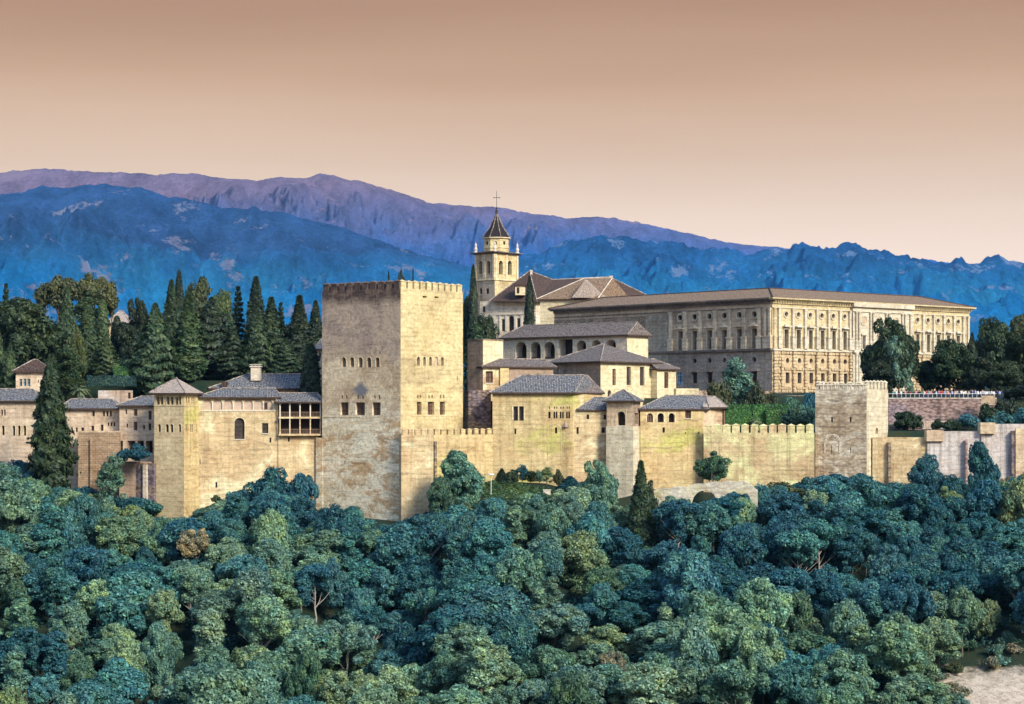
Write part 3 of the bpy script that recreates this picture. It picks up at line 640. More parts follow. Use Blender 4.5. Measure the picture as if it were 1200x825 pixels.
# white house left of the tower, small far roofs
def simple(name, label, cat, q, ytop, ybot, yref, mat, ridge, yr, rm, ops={}, ia=30, ib=30, over=.6, bot=None, capmat=None):
    root, pts, ws, wall = building(name, label, cat, q, ytop, ybot, yref, mat, ops, bot=bot)
    roof('r', pts, root['_z1']+.08, PZ(ridge, yr), ia, ib, rm, root, over, capmat=capmat)
    return root, ws, pts
simple('house', 'small white house with a pale roof squeezed against the left edge of the big tower', 'house', back((370, 424), (384, 424), 6), 409.5, 470, 424, M['white'], 395, 427, M['t_pale'], {0: [(374, 413, 376, 419, 'a', .3)]}, 3, 3)
simple('house', 'small low house with a pinkish roof glimpsed between cypresses behind the blue-tiled hall', 'house', back((340, 445), (354, 446), 6), 434, 470, 445, M['peach'], 425.5, 448, M['t_pale'], {}, 3, 3)
simple('house', 'distant ochre house showing in a gap between dark cypresses on the left hill', 'house', back((126, 500), (150, 500), 9), 379, 415, 500, M['peach'], 364.5, 504, M['t_pale'], {0: [(141.5, 385, 144, 392, 'r', .3), (131, 385, 133, 391, 'r', .3)]}, 2, 2)
# pale house row far left
L1 = [(108, 482, 111, 488, 'r', .3, 'glass'), (120.5, 482, 123, 488, 'r', .3, 'glass'), (124.5, 482, 127, 488, 'r', .3, 'glass'), (128.5, 482, 131, 488, 'r', .3, 'glass'),
      (126, 495, 128, 499.5), (129.4, 495, 131.6, 499.5), (132.8, 495, 135, 499.5), (106.8, 499, 110.3, 506.3), (118, 497.5, 121.2, 506.3), (95, 501, 98.5, 506.3), (88.6, 501, 91, 506.3)]
simple('house', 'pale pink house with small windows standing on the tall brick terrace wall', 'house', back((72, 412.8), (139.8, 412), 7), 479, 506.8, 412, M['pink'], 467.5, 415, M['t_blue'], {0: L1}, 1, 2.5, bot=-21)
L2 = [(146.8, 479.8, 149, 485.3, 'r', .3, 'glass'), (156.6, 479.5, 161, 487.3, 'r', .3, 'brownglass', 's'), (174, 481.5, 177.6, 492, 'r', .3, 'glass', 's'), (148, 496.6, 150, 501), (156.6, 494.3, 161, 504.5, 'r', .3, 'brownglass', 's'), (167.5, 498.2, 169.8, 503.2), (174.2, 496.2, 177, 504.3),
      (140.6, 516.5, 144, 533, 'r', 2.5), (149.4, 516.5, 158.6, 531, 'r', 2.5), (161, 516.5, 168.6, 531, 'r', 2.5), (171, 516.5, 179, 531, 'r', 2.5)]
simple('house', 'pale pink three-storey house with an open ground-floor arcade left of the slim tower', 'house', back((140, 409.6), (181, 408.6), 8), 475.5, 545, 409, M['pink'], 464.5, 412.5, M['t_blue'], {0: L2}, 3, 1, bot=-21)
bw, pts, ws, wl = building('terrace_wall', 'tall brown brick terrace wall with a central buttress under the pale pink house', 'wall', back((91.6, 408), (139.6, 408), 4.5), 507, 612, 408, M['brick'], {})
mb = MB(); u, _ = hit(pts[0], pts[1], 106); u2, _ = hit(pts[0], pts[1], 109); ws[0].box(mb, u, u2, bw.location.z, PZ(514, 408), 0, .5); mb.build('buttress', M['brick'], bw)
mb = MB(); ws[0].box(mb, -.1, ws[0].L+.1, bw['_z1'], bw['_z1']+.35, -.6, .1); mb.build('parapet', M['peach'], bw)
mb = MB(); mb.prism([tuple(x) for x in [P(139.8, 403.6), P(152, 403.6), P(180, 403.6), P(181, 408.4), P(139.8, 409.3)]], -24, PZ(541, 404)); tag(mb.build('terrace_ground', M['brown']), kind='structure')
rw, pts, ws, wl = building('retaining_wall', 'low stained stone wall stepping down at the foot of the slim tower, left side', 'wall', back((151, 404.2), (180.5, 402), 1.4), 543, 612, 403, M['rubble'], {})
mb = MB(); u, _ = hit(pts[0], pts[1], 168.5); u2, _ = hit(pts[0], pts[1], 173); ws[0].box(mb, u, u2, rw.location.z, rw['_z1']-.2, 0, .35); mb.build('buttress', M['white'], rw)
simple('house', 'cream house with a long arcade of narrow arched windows at the far left edge', 'house', back((-30, 414), (46, 412), 9), 470, 545, 413, M['pink'], 456, 418, M['t_blue'],
       {0: [(1.2, 480, 3.4, 487, 'r', .3, 'glass'), (4.4, 480, 6.6, 487, 'r', .3, 'glass'), (2, 498.5, 5.4, 510, 'a', .6), (14.6, 498.5, 17.8, 510.5, 'a', .6), (20.8, 498.5, 24, 510.5, 'a', .6), (27.3, 498.5, 30.6, 510.5, 'a', .6), (-8, 498.5, -5, 510, 'a', .6)]}, 3, 3, bot=-21)
simple('house', 'white lookout turret with blue shutters and a brown hipped roof behind the tall poplar', 'house', back((18.5, 418.5), (57, 418.5), 6), 435.5, 475, 418.5, M['pink'], 421.5, 421, M['t_brown'],
       {0: [(22.7, 444, 26, 452.5, 'r', .3, 'blueglass'), (27.5, 444, 30.7, 452.5, 'r', .3, 'blueglass'), (32, 444, 35.6, 452.5, 'r', .3, 'blueglass'), (29, 459, 32, 464, 'a', .3)]}, 2.8, 2.8)
building('garden_wall', 'low grey-white garden wall behind the pink houses near the palm', 'wall', back((115, 424), (155, 424), .6), 457.5, 475, 424, M['bluew'], {0: [(150, 460, 153, 467, 'r', .2)]})

# ------------------------------------------------------------------ centre: rubble tower stump, halls
root, pts, ws, wl = building('stone_tower', 'rough brown stone tower stump standing just right of the big square tower', 'tower', [P(544, 414), P(549, 411), P(575.4, 412), P(575.4, 423), P(544, 423)], 457, 560, 412, [M['rubble'], M['rubble']], {})
root, pts, ws, wl = building('wall_tower', 'flat-topped brown and buff block behind the stone stump', 'tower', para((548, 424), (566, 421), (589.6, 428)), 398.3, 470, 421, [M['brown'], M['cream']], {})
mb = MB()
for i in (0, 1): ws[i].box(mb, -.05, ws[i].L+.05, root['_z1'], root['_z1']+.22, -.5, .1)
mb.build('coping', M['rubble'], root)
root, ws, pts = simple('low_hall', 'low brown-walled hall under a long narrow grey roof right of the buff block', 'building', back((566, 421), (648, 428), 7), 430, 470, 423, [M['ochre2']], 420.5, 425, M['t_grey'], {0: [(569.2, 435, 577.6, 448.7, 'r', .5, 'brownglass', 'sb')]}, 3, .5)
mb = MB(); u, _ = hit(ws[0].A, ws[0].B, 585); u2, _ = hit(ws[0].A, ws[0].B, 595); ws[0].box(mb, u, u2, PZ(465, 423), PZ(431, 423), 0, .5); ws[0].box(mb, u2+.003, ws[0].L, PZ(465, 423), PZ(432.5, 423), 0, .12, 1); mb.build('pilaster', [M['ochre'], M['brown']], root)

# front ochre block
def front_block():
    ops = [(601.8, 476.5, 606.9, 493, 'r', .6, 'glass', 'b'), (608.4, 476.5, 613.6, 493, 'r', .6, 'glass', 'b'), (602.8, 502.4, 605, 508.6), (650.4, 500.8, 652.9, 507.8),
           (642.6, 482.3, 645.2, 490.2, 'a', .4), (648.6, 482.3, 650.6, 490.2, 'a', .4), (651.3, 482.3, 653.3, 490.2, 'a', .4), (656, 482.3, 658, 490.2, 'a', .4), (658.7, 482.3, 660.6, 490.2, 'a', .4), (663.4, 482.3, 665.3, 490.2, 'a', .4), (666, 482.3, 668, 490.2, 'a', .4)]
    ops += [(x, 476.4, x+1.2, 479, 'a', .3) for x in (643.4, 649.2, 652, 656.6, 659.4, 664, 666.6)]
    a, b, c = P(577.2, 403.3), P(671.3, 402.6), P(706, 411)
    q = [a, b, c, P(706, 416), P(577.2, 416)]
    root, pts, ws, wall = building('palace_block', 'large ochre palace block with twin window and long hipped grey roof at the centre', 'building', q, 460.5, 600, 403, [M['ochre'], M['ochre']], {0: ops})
    roof('r', [a, b, P(703, 414), P(577, 414)], root['_z1']+.1, PZ(439.6, 408), 5.6, .5, M['t_blue'], root, .65)
    m = MB(); W0 = ws[0]
    u0, _ = hit(a, b, 614.8); u1, _ = hit(a, b, 599.8)
    for x0, x1 in ((599.9, 601.5), (607.1, 608.2), (613.9, 615.5)):
        ua, _ = hit(a, b, x0); ub, _ = hit(a, b, x1); W0.box(m, ua, ub, PZ(493, 403), PZ(476, 403), 0, .08)
    W0.box(m, u1, u0+.1, PZ(475.6, 403), PZ(474.8, 403), 0, .1); m.build('window_surround', M['cream'], root)
    m = MB(); cx, _ = hit(a, b, 650); r = 1.3
    prev = None
    for k in range(13):
        t = math.pi*k/12; p = (cx+r*math.cos(t), PZ(505, 403)+r*math.sin(t))
        if prev: W0.box(m, min(prev[0], p[0]), max(prev[0], p[0])+.02, min(prev[1], p[1])-.05, max(prev[1], p[1])+.05, 0, .06)
        prev = p
    for s in (-r, r): W0.box(m, cx+s-.06, cx+s+.06, PZ(540, 403), PZ(505, 403), 0, .055)
    m.build('blind_arch', M['ochre2'], root)
    m = MB(); cc, _ = hit(a, b, 662.5); z = PZ(500.5, 403)   # small cowl hood
    A_, B_, C_ = W0.w(cc-.75, z, .02), W0.w(cc+.75, z, .02), W0.w(cc, z+1.15, .02); D_ = W0.w(cc, z, .7)
    m.face([A_, D_, C_]); m.face([D_, B_, C_]); m.face([B_, A_, C_]); m.face([A_, B_, D_]); m.build('vent_hood', M['brown'], root)
    # eastern slope of the roof, facing right
    q2 = [b+Vector((.02, .5)), c, P(706, 416), P(676, 416)]
    roof('r', [P(671.5, 403.2), P(705, 411), P(703, 417), P(671.5, 414)], root['_z1']+.1, PZ(440, 410), .2, 5.5, M['t_grey'], root, .5)
front_block()
def mid_low():
    ops = [(675.6, 500.6, 678.2, 508.4), (687.5, 486, 690.5, 491.2), (707.2, 486, 710.6, 491.4), (705, 501, 709, 507.2)]
    q = back((671.5, 402.9), (712, 403.8), 7)
    root, pts, ws, wall = building('palace_block', 'ochre wall section with tiny square windows under a short blue lean-to roof', 'building', q, 480.5, 600, 403, [M['ochre2']], {0: ops})
    roof('r', [P(679, 403.2), P(712, 403.9), P(712, 411), P(679, 410.5)], root['_z1']+.08, PZ(465.8, 408), 3.5, .2, M['t_blue'], root, .5)
    mb = MB(); mb.prism([tuple(x) for x in [P(671.8, 404.5), P(684, 404.8), P(684, 410), P(671.8, 410)]], root['_z1']-.02, PZ(464, 404)); mb.build('upper_wall', M['cream'], root)
mid_low()
def turret():
    q = para((711, 402.2), (742, 400), (750.4, 404.8))
    root, pts, ws, wall = building('lookout_tower', 'small square tower with pyramid roof and one large arched window, mid-wall', 'tower', q, 470, 608, 400, [M['peach'], M['brown'], M['peach']], {0: [(722.8, 482, 732.8, 498.6, 'a', 1.2, 'open', 's'), (733.4, 502, 734.8, 506, 'r', .3)], 1: [(744, 484, 748, 497, 'r', .8, 'brownglass')]})
    roof('r', pts, root['_z1']+.1, PZ(456.3, 403.5), 30, 30, M['t_blue'], root, .7)
    mb = MB(); qq = para((710.4, 401.6), (742.2, 399.4), (751.2, 404.4)); mb.prism([tuple(x) for x in qq], PZ(608, 400), PZ(499.5, 400)); mb.build('tower_base', M['tow2r'], root)
    mb = MB(); o = ws[0]; u, _ = hit(o.A, o.B, 721.8); u2, _ = hit(o.A, o.B, 733.8); 
    o.box(mb, u-.12, u, PZ(498, 400), PZ(481, 400), 0, .07); o.box(mb, u2, u2+.12, PZ(498, 400), PZ(481, 400), 0, .07); o.box(mb, u-.12, u2+.12, PZ(481, 400), PZ(480, 400), 0, .08); mb.build('window_surround', M['cream'], root)
turret()
def right_hall():
    ops = [(758, 484.2, 765.2, 494.8, 'a', .3, 'brownglass'), (770.6, 484, 778, 494.8, 'a', .9, 'open', 'w'), (783.6, 484, 790.6, 494.8, 'a', .9), (803, 480.6, 809.8, 490.2, 'r', .4, 'brownglass', 's'), (776.4, 500.8, 779.2, 507), (802.5, 506.6, 804, 508.4), (818, 506.6, 819.6, 508.4)]
    a, b, c = P(750.3, 403.4), P(824, 405), P(849, 410)
    root, pts, ws, wall = building('palace_hall', 'ochre hall with three arched windows and a long speckled roof right of the lookout tower', 'building', [a, b, c, P(849, 418), P(750.3, 414)], 479.5, 600, 404, [M['ochre'], M['peach'], M['peach']], {0: ops})
    roof('r', [a, P(829, 405.2), P(829, 416), P(750.3, 414)], root['_z1']+.08, PZ(463.5, 409), 5, .3, M['t_blue'], root, .4)
    roof('r', [P(826, 405.5), P(850, 409), P(850, 417), P(826, 417)], root['_z1']+.4, PZ(464.5, 409), .2, 8, M['t_pale'], root, .5)
    mb = MB(); mb.box(PX(849.2, 410)-.25, PX(849.2, 410), 409.2, 409.8, PZ(512, 409), PZ(479.5, 409)); mb.build('post', M['wood'], root)
    m = MB(); o = ws[0]
    for x0, x1 in ((756.6, 757.7), (765.5, 766.6), (769.2, 770.3), (778.3, 779.4), (782.2, 783.3), (790.9, 792)):
        ua, _ = hit(a, b, x0); ub, _ = hit(a, b, x1); o.box(m, ua, ub, PZ(495, 404), PZ(483, 404), 0, .06)
    m.build('window_surround', M['cream'], root)
right_hall()
curtain('battlement_wall', 'long ochre battlemented curtain wall between the three-arched hall and the grey square tower', 'wall', (824.6, 402.8), (954.5, 400.5), 507.2, 600, 402, M['ochre3'], 12, 1.42, 1.75, 2.0)

# halls above
def upper():
    a, b, c = P(643.8, 443), P(703.8, 428), P(772, 443)
    q = [a, b, c, a+c-b]
    root, pts, ws, wall = building('throne_hall', 'cream and brown hall with tall narrow windows under a broad grey hipped roof', 'building', q, 424, 480, 430, [M['brown'], M['cream'], M['cream']],
        {1: [(717.7, 432.3, 721.7, 451.5, 'r', .35, 'brownglass'), (734.3, 429.8, 739.3, 451.2, 'r', .35, 'glass', 'b'), (749.9, 429.8, 755.2, 451.8, 'r', .35, 'glass', 'b'), (712, 457, 716, 464.6, 'a', .35)], 0: [(653.5, 431, 656.5, 437, 'o', .2, 'infill')]})
    # hipped roof with a short ridge
    roof('r', q, root['_z1']+.1, PZ(403.2, 444), 11, 9, M['t_grey'], root, .8)
    a2, b2 = P(770.5, 438), P(792, 441)
    r2, w2, p2 = simple('small_hall', 'small cream annex with one tall window at the right end of the broad hall', 'building', back((770, 439.5), (792.2, 443), 7), 432.5, 480, 440, M['cream'], 421, 443, M['t_grey'], {0: [(778.4, 436.3, 783.2, 455, 'r', .3, 'brownglass')]}, .3, 4)
    building('low_wall', 'low cream wall with coping under the palace, beside the small annex', 'wall', back((792.4, 442), (819, 445), 1.0), 455.2, 480, 443, M['cream'])
    q = back((845, 455), (905, 462), .8)
    building('low_wall', 'low brown wall at the foot of the palace behind the sparse tree', 'wall', back((819, 452), (905, 466), .8), 458, 480, 458, M['brown'])
upper()
def arcade_gallery():
    a, b = P(589, 474), P(735, 452)
    ops = [(603.8, 400.5, 617.2, 420.5, 'a', 2.5), (621, 400.5, 633.8, 420.5, 'a', 2.5), (637.2, 400.5, 650.4, 420.5, 'a', 2.5), (654.6, 397.6, 671, 420, 'r', 2.5), (675.5, 398.7, 687.2, 418, 'a', 2.5), (693.2, 398.3, 704.4, 418, 'a', 2.5), (710, 397.7, 722, 418, 'a', 2.5)]
    q = back(a, b, 7.5)
    root, pts, ws, wall = building('arcade_gallery', 'white gallery of tall slender arches under a long grey roof below the palace', 'building', q, 397, 470, 474, [M['white'], M['cream'], M['white']], {0: ops})
    z = root['_z1']
    roof('r', pts, z+.15, PZ(382.2, 478), 3, .02, M['t_grey'], root, .7)
    mb = MB(); A_, B_ = pts[1], pts[2]; m_ = (A_+B_)/2; zr = PZ(380.4, 460)
    mb.face([(A_.x, A_.y, z), (B_.x, B_.y, z), (m_.x, m_.y, zr)]); mb.build('gable', M['cream'], root)
    o = ws[0]
    for px in (619.1, 635.5, 652.4, 673.2, 690.2, 707.2):
        m2 = MB(); u, Y = hit(a, b, px); c = o.w(u, 0, -.15)
        zc = PZ(412, Y); m2.lathe((c[0], c[1], 0), [(.2, PZ(421, Y)), (.2, PZ(420, Y)), (.13, PZ(419.6, Y)), (.12, zc), (.24, zc+.3), (.3, zc+.5)], 8); m2.build('column', M['trim'], root)
    mb = MB(); u0, _ = hit(a, b, 603); 
    o.box(mb, u0, o.L-3, PZ(421, 462), PZ(417.6, 462), -.5, -.42); mb.build('balustrade', M['dkwood'], root)
arcade_gallery()
# ------------------------------------------------------------------ renaissance palace
PC, PL, PR = P(905, 480), Vector((11.1, 534.0)), Vector((113.2, 528.0))
def palace():
    C, L_, R_ = PC, Vector((58.6-.66*72.7, 480+.751*72.7)), PR
    q = [L_, C, R_, L_+R_-C]; zb, zs, ze = 3.3, 13.6, 24.2
    root = empty('renaissance_palace', (C.x, C.y, zb), 'vast square two-storey stone palace with pilasters, round windows and a low tiled roof', 'palace')
    def z_ops(A, B, lst): return [dict(u0=hit(A, B, e[0])[0], u1=hit(A, B, e[1])[0], z0=e[2], z1=e[3], k=e[4], d=e[5], p=e[6], extra=e[7] if len(e) > 7 else '') for e in lst]
    lw = [(795.2,800.4),(812,817.2),(829.2,834.7),(846.6,852),(864.2,869.6),(881.8,887.3)]
    lo = [797.5, 814.4, 831.8, 849.4, 866.9, 884.6]
    rw = [(918.8,923.6),(933.2,937.8),(947.6,951.8),(961.5,965.6),(974.8,978.8),(987.8,991.8)]
    ro = [921, 935.2, 949, 962.6, 976, 989.4]
    rw2 = [(1073.2,1077),(1085.8,1089.5),(1097.3,1101.2),(1109.2,1113),(1120.5,1124.5)]; ro2 = [1074.8, 1087, 1098.7, 1110.8, 1122.4]
    cw = [(1007.3,1011.6),(1026,1030.3),(1045,1049.3)]
    ul, ur = [], []
    for a, b in lw: ul.append((a, b, 13.9, 18.3, 'r', .9, 'palglass'))
    for c in lo: ul.append((c-3, c+3, 20.95, 22.25, 'o', .55, 'open'))
    for a, b in rw+rw2: ur.append((a, b, 13.9, 18.1, 'r', .9, 'palglass'))
    for c in ro+ro2: ur.append((c-1.9, c+1.9, 20.95, 22.2, 'o', .5, 'brownglass'))
    mb = MB()
    Lw = Wall(mb, q[0], q[1], zs, ze, z_ops(q[0], q[1], ul), 0); Rw = Wall(mb, q[1], q[2], zs, ze, z_ops(q[1], q[2], ur), 1)
    ll = [(c-2.4, c+2.4, 10.75, 11.95, 'o', .6, 'open') for c in [814,831.4,848.6,866.1,883.8]]+[(a, b, 6.1, 8.6, 'r', .5, 'open') for a, b in ((811.2,816.8),(828.7,834.7),(846,852),(863.4,869),(881,887))]+[(793.6,800,5.9,8.7,'r',.3,'blueglass'), (728, 733.5, 12.4, 13.3, 'r', .3, 'open')]
    rl = [(c-2, c+2, 10.45, 11.75, 'o', .6, 'open') for c in (923,937,950.6,964.2,978,990.6)+(1074.8,1087,1098.7)]+[(a, b, 6.0, 8.4, 'r', .6, 'open') for a, b in ((920.8,925.2),(934.8,939.2),(948.6,953),(962.2,966.4),(975.8,980),(989,993.2))]
    Ll = Wall(mb, q[0], q[1], zb, zs, z_ops(q[0], q[1], ll[:11]), 2); Rl = Wall(mb, q[1], q[2], zb, zs, z_ops(q[1], q[2], rl), 3)
    for i in (2, 3): Wall(mb, q[i], q[(i+1) % 4], zb, ze, [], 0)
    mb.build('wall', [M['pal_l'], M['pal_r'], M['pal_rub'], M['pal_rr']], root)
    for W_ in (Lw, Rw, Ll, Rl): windows(W_, root, None)
    # roof ring
    cen = (q[0]+q[2])/2; mr = MB(); ov = [p+(p-cen).normalized()*1.5 for p in q]; inn = [p+(cen-p).normalized()*12.5 for p in q]; zr = 28.0
    for i in range(4):
        a, b, c, d = ov[i], ov[(i+1) % 4], inn[(i+1) % 4], inn[i]
        mr.face([(a.x, a.y, ze+1.05), (b.x, b.y, ze+1.05), (c.x, c.y, zr), (d.x, d.y, zr)])
        mr.face([(d.x, d.y, zr), (c.x, c.y, zr), (c.x, c.y, ze-2), (d.x, d.y, ze-2)])
    mr.face([(p.x, p.y, ze-2) for p in inn]); rf = mr.build('roof', M['t_red'], root)
    mc = MB()
    for i in range(4):
        a, c = ov[i], inn[i]; mc.tube([(a.x, a.y, ze+1.1), (c.x, c.y, zr+.05)], .2, 5); mc.tube([(c.x, c.y, zr+.03), (inn[(i+1) % 4].x, inn[(i+1) % 4].y, zr+.03)], .16, 5)
    mc.build('ridge_cap', M['t_brown'], rf)
    # cornice: three steps and a row of brackets, on each visible side
    for W_, mt, mt2 in ((Lw, M['cornice'], M['cornice']), (Rw, M['pal_r'], M['pal_r'])):
        m = MB(); e = .0
        W_.box(m, -1.2, W_.L+(1.2 if W_ is Rw else 0), ze+.72, ze+1.03, -.3, 1.25); W_.box(m, -.9, W_.L+(.9 if W_ is Rw else 0), ze+.45, ze+.718, -.3, .85)
        W_.box(m, 0.002, W_.L-.002, ze-.25, ze+.1, 0.002, .32)
        u = .3
        while u < W_.L: W_.box(m, u, u+.34, ze+.1, ze+.448, 0.004, .72); u += .86
        m.build('cornice', mt, root)
    for W_, mt in ((Lw, M['cornice']), (Rw, M['marble'])):
        m = MB(); W_.box(m, 0, W_.L, zs-.28, zs+.05, .003, .55); W_.box(m, 0, W_.L, zs+.05, zs+.2, .003, .35); W_.box(m, 0.001, W_.L, 22.95, 23.15, .003, .18); m.build('string_course', mt, root)
    # pilasters on the upper storey
    lp = [786.8, 804, 821.3, 838.6, 855.8, 873, 890.6]; rp_ = [912, 928.2, 942.6, 956.4, 970, 983.4, 995]; rp2 = [1067.5, 1081, 1093.4, 1105.2, 1117, 1128, 1133.6]
    def pil(W_, px, mat, wd, z0=13.8, z1=23, ped=True, dp=.3):
        u, _ = hit(W_.A, W_.B, px); m = MB()
        if ped: W_.box(m, u-wd*.85, u+wd*.85, z0, z0+2.6, .004, dp+.18); W_.box(m, u-wd, u+wd, z0+2.6, z0+2.85, .004, dp+.3)
        W_.box(m, u-wd*.5, u+wd*.5, z0+(2.85 if ped else 0), z1-.55, .004, dp); W_.box(m, u-wd*.65, u+wd*.65, z1-.55, z1-.1, .004, dp+.1); W_.box(m, u-wd*.75, u+wd*.75, z1-.1, z1+.001, .004, dp+.18)
        return m.build('pilaster', mat, root)
    for x in lp: pil(Lw, x, M['pal_p'], .85, dp=.5)
    for x in (898, 902.6): pil(Lw, x, M['pal_p'], .7, dp=.5)
    for x in rp_+rp2: pil(Rw, x, M['marble'], .62, dp=.5)
    pil(Rw, 907.3, M['pal_r'], .6)
    # pediments over the tall windows, straight and pointed by turns
    def ped(W_, a, b, i, mat, zt=18.4):
        ua, _ = hit(W_.A, W_.B, a); ub, _ = hit(W_.A, W_.B, b); m = MB(); g = .3
        W_.box(m, ua-g, ua-.03, 13.9, zt, .004, .16); W_.box(m, ub+.03, ub+g, 13.9, zt, .004, .16); W_.box(m, ua-g, ub+g, zt-.02, zt+.5, .004, .22); W_.box(m, ua-g-.25, ub+g+.25, zt+.5, zt+.75, .004, .85)
        c = (ua+ub)/2; hw = (ub-ua)/2+g+.2
        if i % 2:
            for o0, o1 in ((.01, .48),):
                A1, B1, C1 = W_.w(c-hw, zt+.75, o1), W_.w(c+hw, zt+.75, o1), W_.w(c, zt+1.5, o1); A0, B0, C0 = W_.w(c-hw, zt+.75, o0), W_.w(c+hw, zt+.75, o0), W_.w(c, zt+1.5, o0)
                m.face([A1, B1, C1]); m.face([B1, B0, C0, C1]); m.face([A0, A1, C1, C0])
        else: W_.box(m, c-hw*.5, c+hw*.5, zt+.75, zt+1.15, .01, .3)
        m.build('pediment', mat, root)
    for i, (a, b) in enumerate(lw): ped(Lw, a, b, i, M['pal_p'])
    for i, (a, b) in enumerate(rw+rw2): ped(Rw, a, b, i, M['marble'], 18.2)
    # round-window surrounds
    def ring(W_, u, z, ro_, ri, dp, mat, name='round_surround'):
        m = MB(); n = 14
        for k in range(n):
            t0, t1 = 2*math.pi*k/n, 2*math.pi*(k+1)/n
            o = [(u+ro_*math.cos(t0), z+ro_*math.sin(t0)), (u+ro_*math.cos(t1), z+ro_*math.sin(t1))]; i_ = [(u+ri*math.cos(t0), z+ri*math.sin(t0)), (u+ri*math.cos(t1), z+ri*math.sin(t1))]
            m.face([W_.w(*i_[0], dp), W_.w(*o[0], dp), W_.w(*o[1], dp), W_.w(*i_[1], dp)]); m.face([W_.w(*o[0], dp), W_.w(*o[0], 0), W_.w(*o[1], 0), W_.w(*o[1], dp)]); m.face([W_.w(*i_[0], 0), W_.w(*i_[0], dp), W_.w(*i_[1], dp), W_.w(*i_[1], 0)])
        return m.build(name, mat, root)
    for c in lo: ring(Lw, hit(Lw.A, Lw.B, c)[0], 21.6, 1.02, .74, .2, M['pal_p'])
    for c in ro+ro2: ring(Rw, hit(Rw.A, Rw.B, c)[0], 21.58, .85, .62, .2, M['marble'])
    # rusticated lower storey, right side: banded piers and courses
    u_lo = [hit(Rl.A, Rl.B, x)[0] for x in (907.4, 915.8, 929.6, 943.4, 956.8, 970.8, 984.2, 996)]+[hit(Rl.A, Rl.B, x)[0] for x in (1067, 1081, 1093.4, 1105.2, 1117, 1128)]
    for u in u_lo:
        m = MB(); z = zb+.6; k = 0
        while z < zs-.9: W_ = .42 if k % 2 else .55; Rl.box(m, u-W_, u+W_, z, z+.60, .004, .62 if k % 2 == 0 else .42); z += .72; k += 1
        m.build('rusticated_pier', M['pal_rr'], root)
    m = MB(); z = zb+.6
    oc = [(e[0], e[1], e[2]-.2, e[3]+.2) for e in rl]; spans = [(hit(Rl.A, Rl.B, a)[0]-.25, hit(Rl.A, Rl.B, b)[0]+.25, c, d) for a, b, c, d in oc]
    rr = random.Random(3)
    while z < zs-.9:
        u = .1
        while u < Rl.L-.8:
            l = rr.uniform(.75, 1.1)
            if not any(u < s[1] and u+l > s[0] and z < s[3] and z+.6 > s[2] for s in spans) and not any(abs(u+l/2-v) < .6 for v in u_lo): Rl.box(m, u+.06, u+l-.06, z+.07, z+.64, .004, rr.uniform(.22, .38))
            u += l
        z += .72
    m.build('rusticated_block', M['pal_rr'], root)['kind'] = 'stuff'
    for a, b in ((811.2,816.8),(828.7,834.7),(846,852),(863.4,869),(881,887)):
        ua, _ = hit(Ll.A, Ll.B, a); ub, _ = hit(Ll.A, Ll.B, b); m = MB(); Ll.box(m, ua-.45, ub+.45, 8.75, 9.05, .004, .35); Ll.box(m, ua-.2, ub+.2, 5.8, 6.05, .004, .2); m.build('lintel', M['pal_rub'], root)
    m = MB(); Ll.box(m, 0, Ll.L, zb, zb+.7, .004, .4); Rl.box(m, 0, Rl.L, zb, zb+.55, .004, .5); m.build('plinth', M['pal_rub'], root)
    # plain recessed masonry end of the left face
    m = MB(); ue, _ = hit(Lw.A, Lw.B, 783); u1, _ = hit(Lw.A, Lw.B, 757); Lw.box(m, 0.01, u1, 7, 22.4, .004, .1, 0); Lw.box(m, u1, ue, 7, 22.6, .004, .2, 1); m.build('masonry_patch', [M['brick2'], M['marble2']], root)
    # centre pavilion of white marble on the right face
    ua, _ = hit(Rw.A, Rw.B, 997); ub, _ = hit(Rw.A, Rw.B, 1066); m = MB()
    def hole_box(): pass
    Rw.box(m, ua, ub, zb, zs-.3, .01, .75); Rw.box(m, ua-.2, ub+.2, zs-.3, zs+.35, .01, 1.3); Rw.box(m, ua, ub, zs+.35, ze-.2, .01, .7); Rw.box(m, ua-.2, ub+.2, 22.9, 23.15, .01, .95)
    Rw.box(m, ua-.3, ub+.3, ze-.2, ze+.74, .01, 1.3)
    m.build('portal_bay', M['marble'], root)
    for x in (1000, 1003.4, 1016.6, 1020, 1035, 1038.4, 1054, 1057.4, 1063.6):
        u, _ = hit(Rw.A, Rw.B, x); m = MB(); c = Rw.w(u, 0, .98); m.lathe((c[0], c[1], 0), [(.42, 14), (.42, 16), (.3, 16.1), (.27, 22.2), (.4, 22.7), (.4, 22.9)], 10); m.lathe((c[0], c[1], 0), [(.5, zb), (.5, zb+1.6), (.36, zb+1.8), (.34, 12.4), (.5, 12.9), (.5, 13.3)], 10); m.build('column', M['marble'], root)
    for x in (1009.4, 1028.1, 1047):
        u, _ = hit(Rw.A, Rw.B, x); r1 = ring(Rw, u, 20.9, 1.25, .98, .86, M['marble'], 'medallion'); m = MB(); n = 14; m.face([Rw.w(u+.98*math.cos(2*math.pi*k/n), 20.9+.98*math.sin(2*math.pi*k/n), .74) for k in range(n)]); m.build('relief', M['pal_l'], r1)
        m = MB(); Rw.box(m, u-.55, u+.55, 14.2, 17.2, .5, .712); wn = m.build('window', M['palglass'], root); m = MB(); 
        for s in (-.85, .6): Rw.box(m, u+s, u+s+.25, 14.1, 17.4, .702, .85)
        Rw.box(m, u-1, u+1, 17.4, 17.8, .702, 1.05); A1, B1, C1 = Rw.w(u-1, 17.8, .95), Rw.w(u+1, 17.8, .95), Rw.w(u, 18.5, .95); m.face([A1, B1, C1]); m.build('frame', M['marble'], wn)
    m = MB(); u, _ = hit(Rw.A, Rw.B, 1028); Rw.box(m, u-1.3, u+1.3, zb, 9.5, .5, .78); m.build('door', M['dkwood'], root)
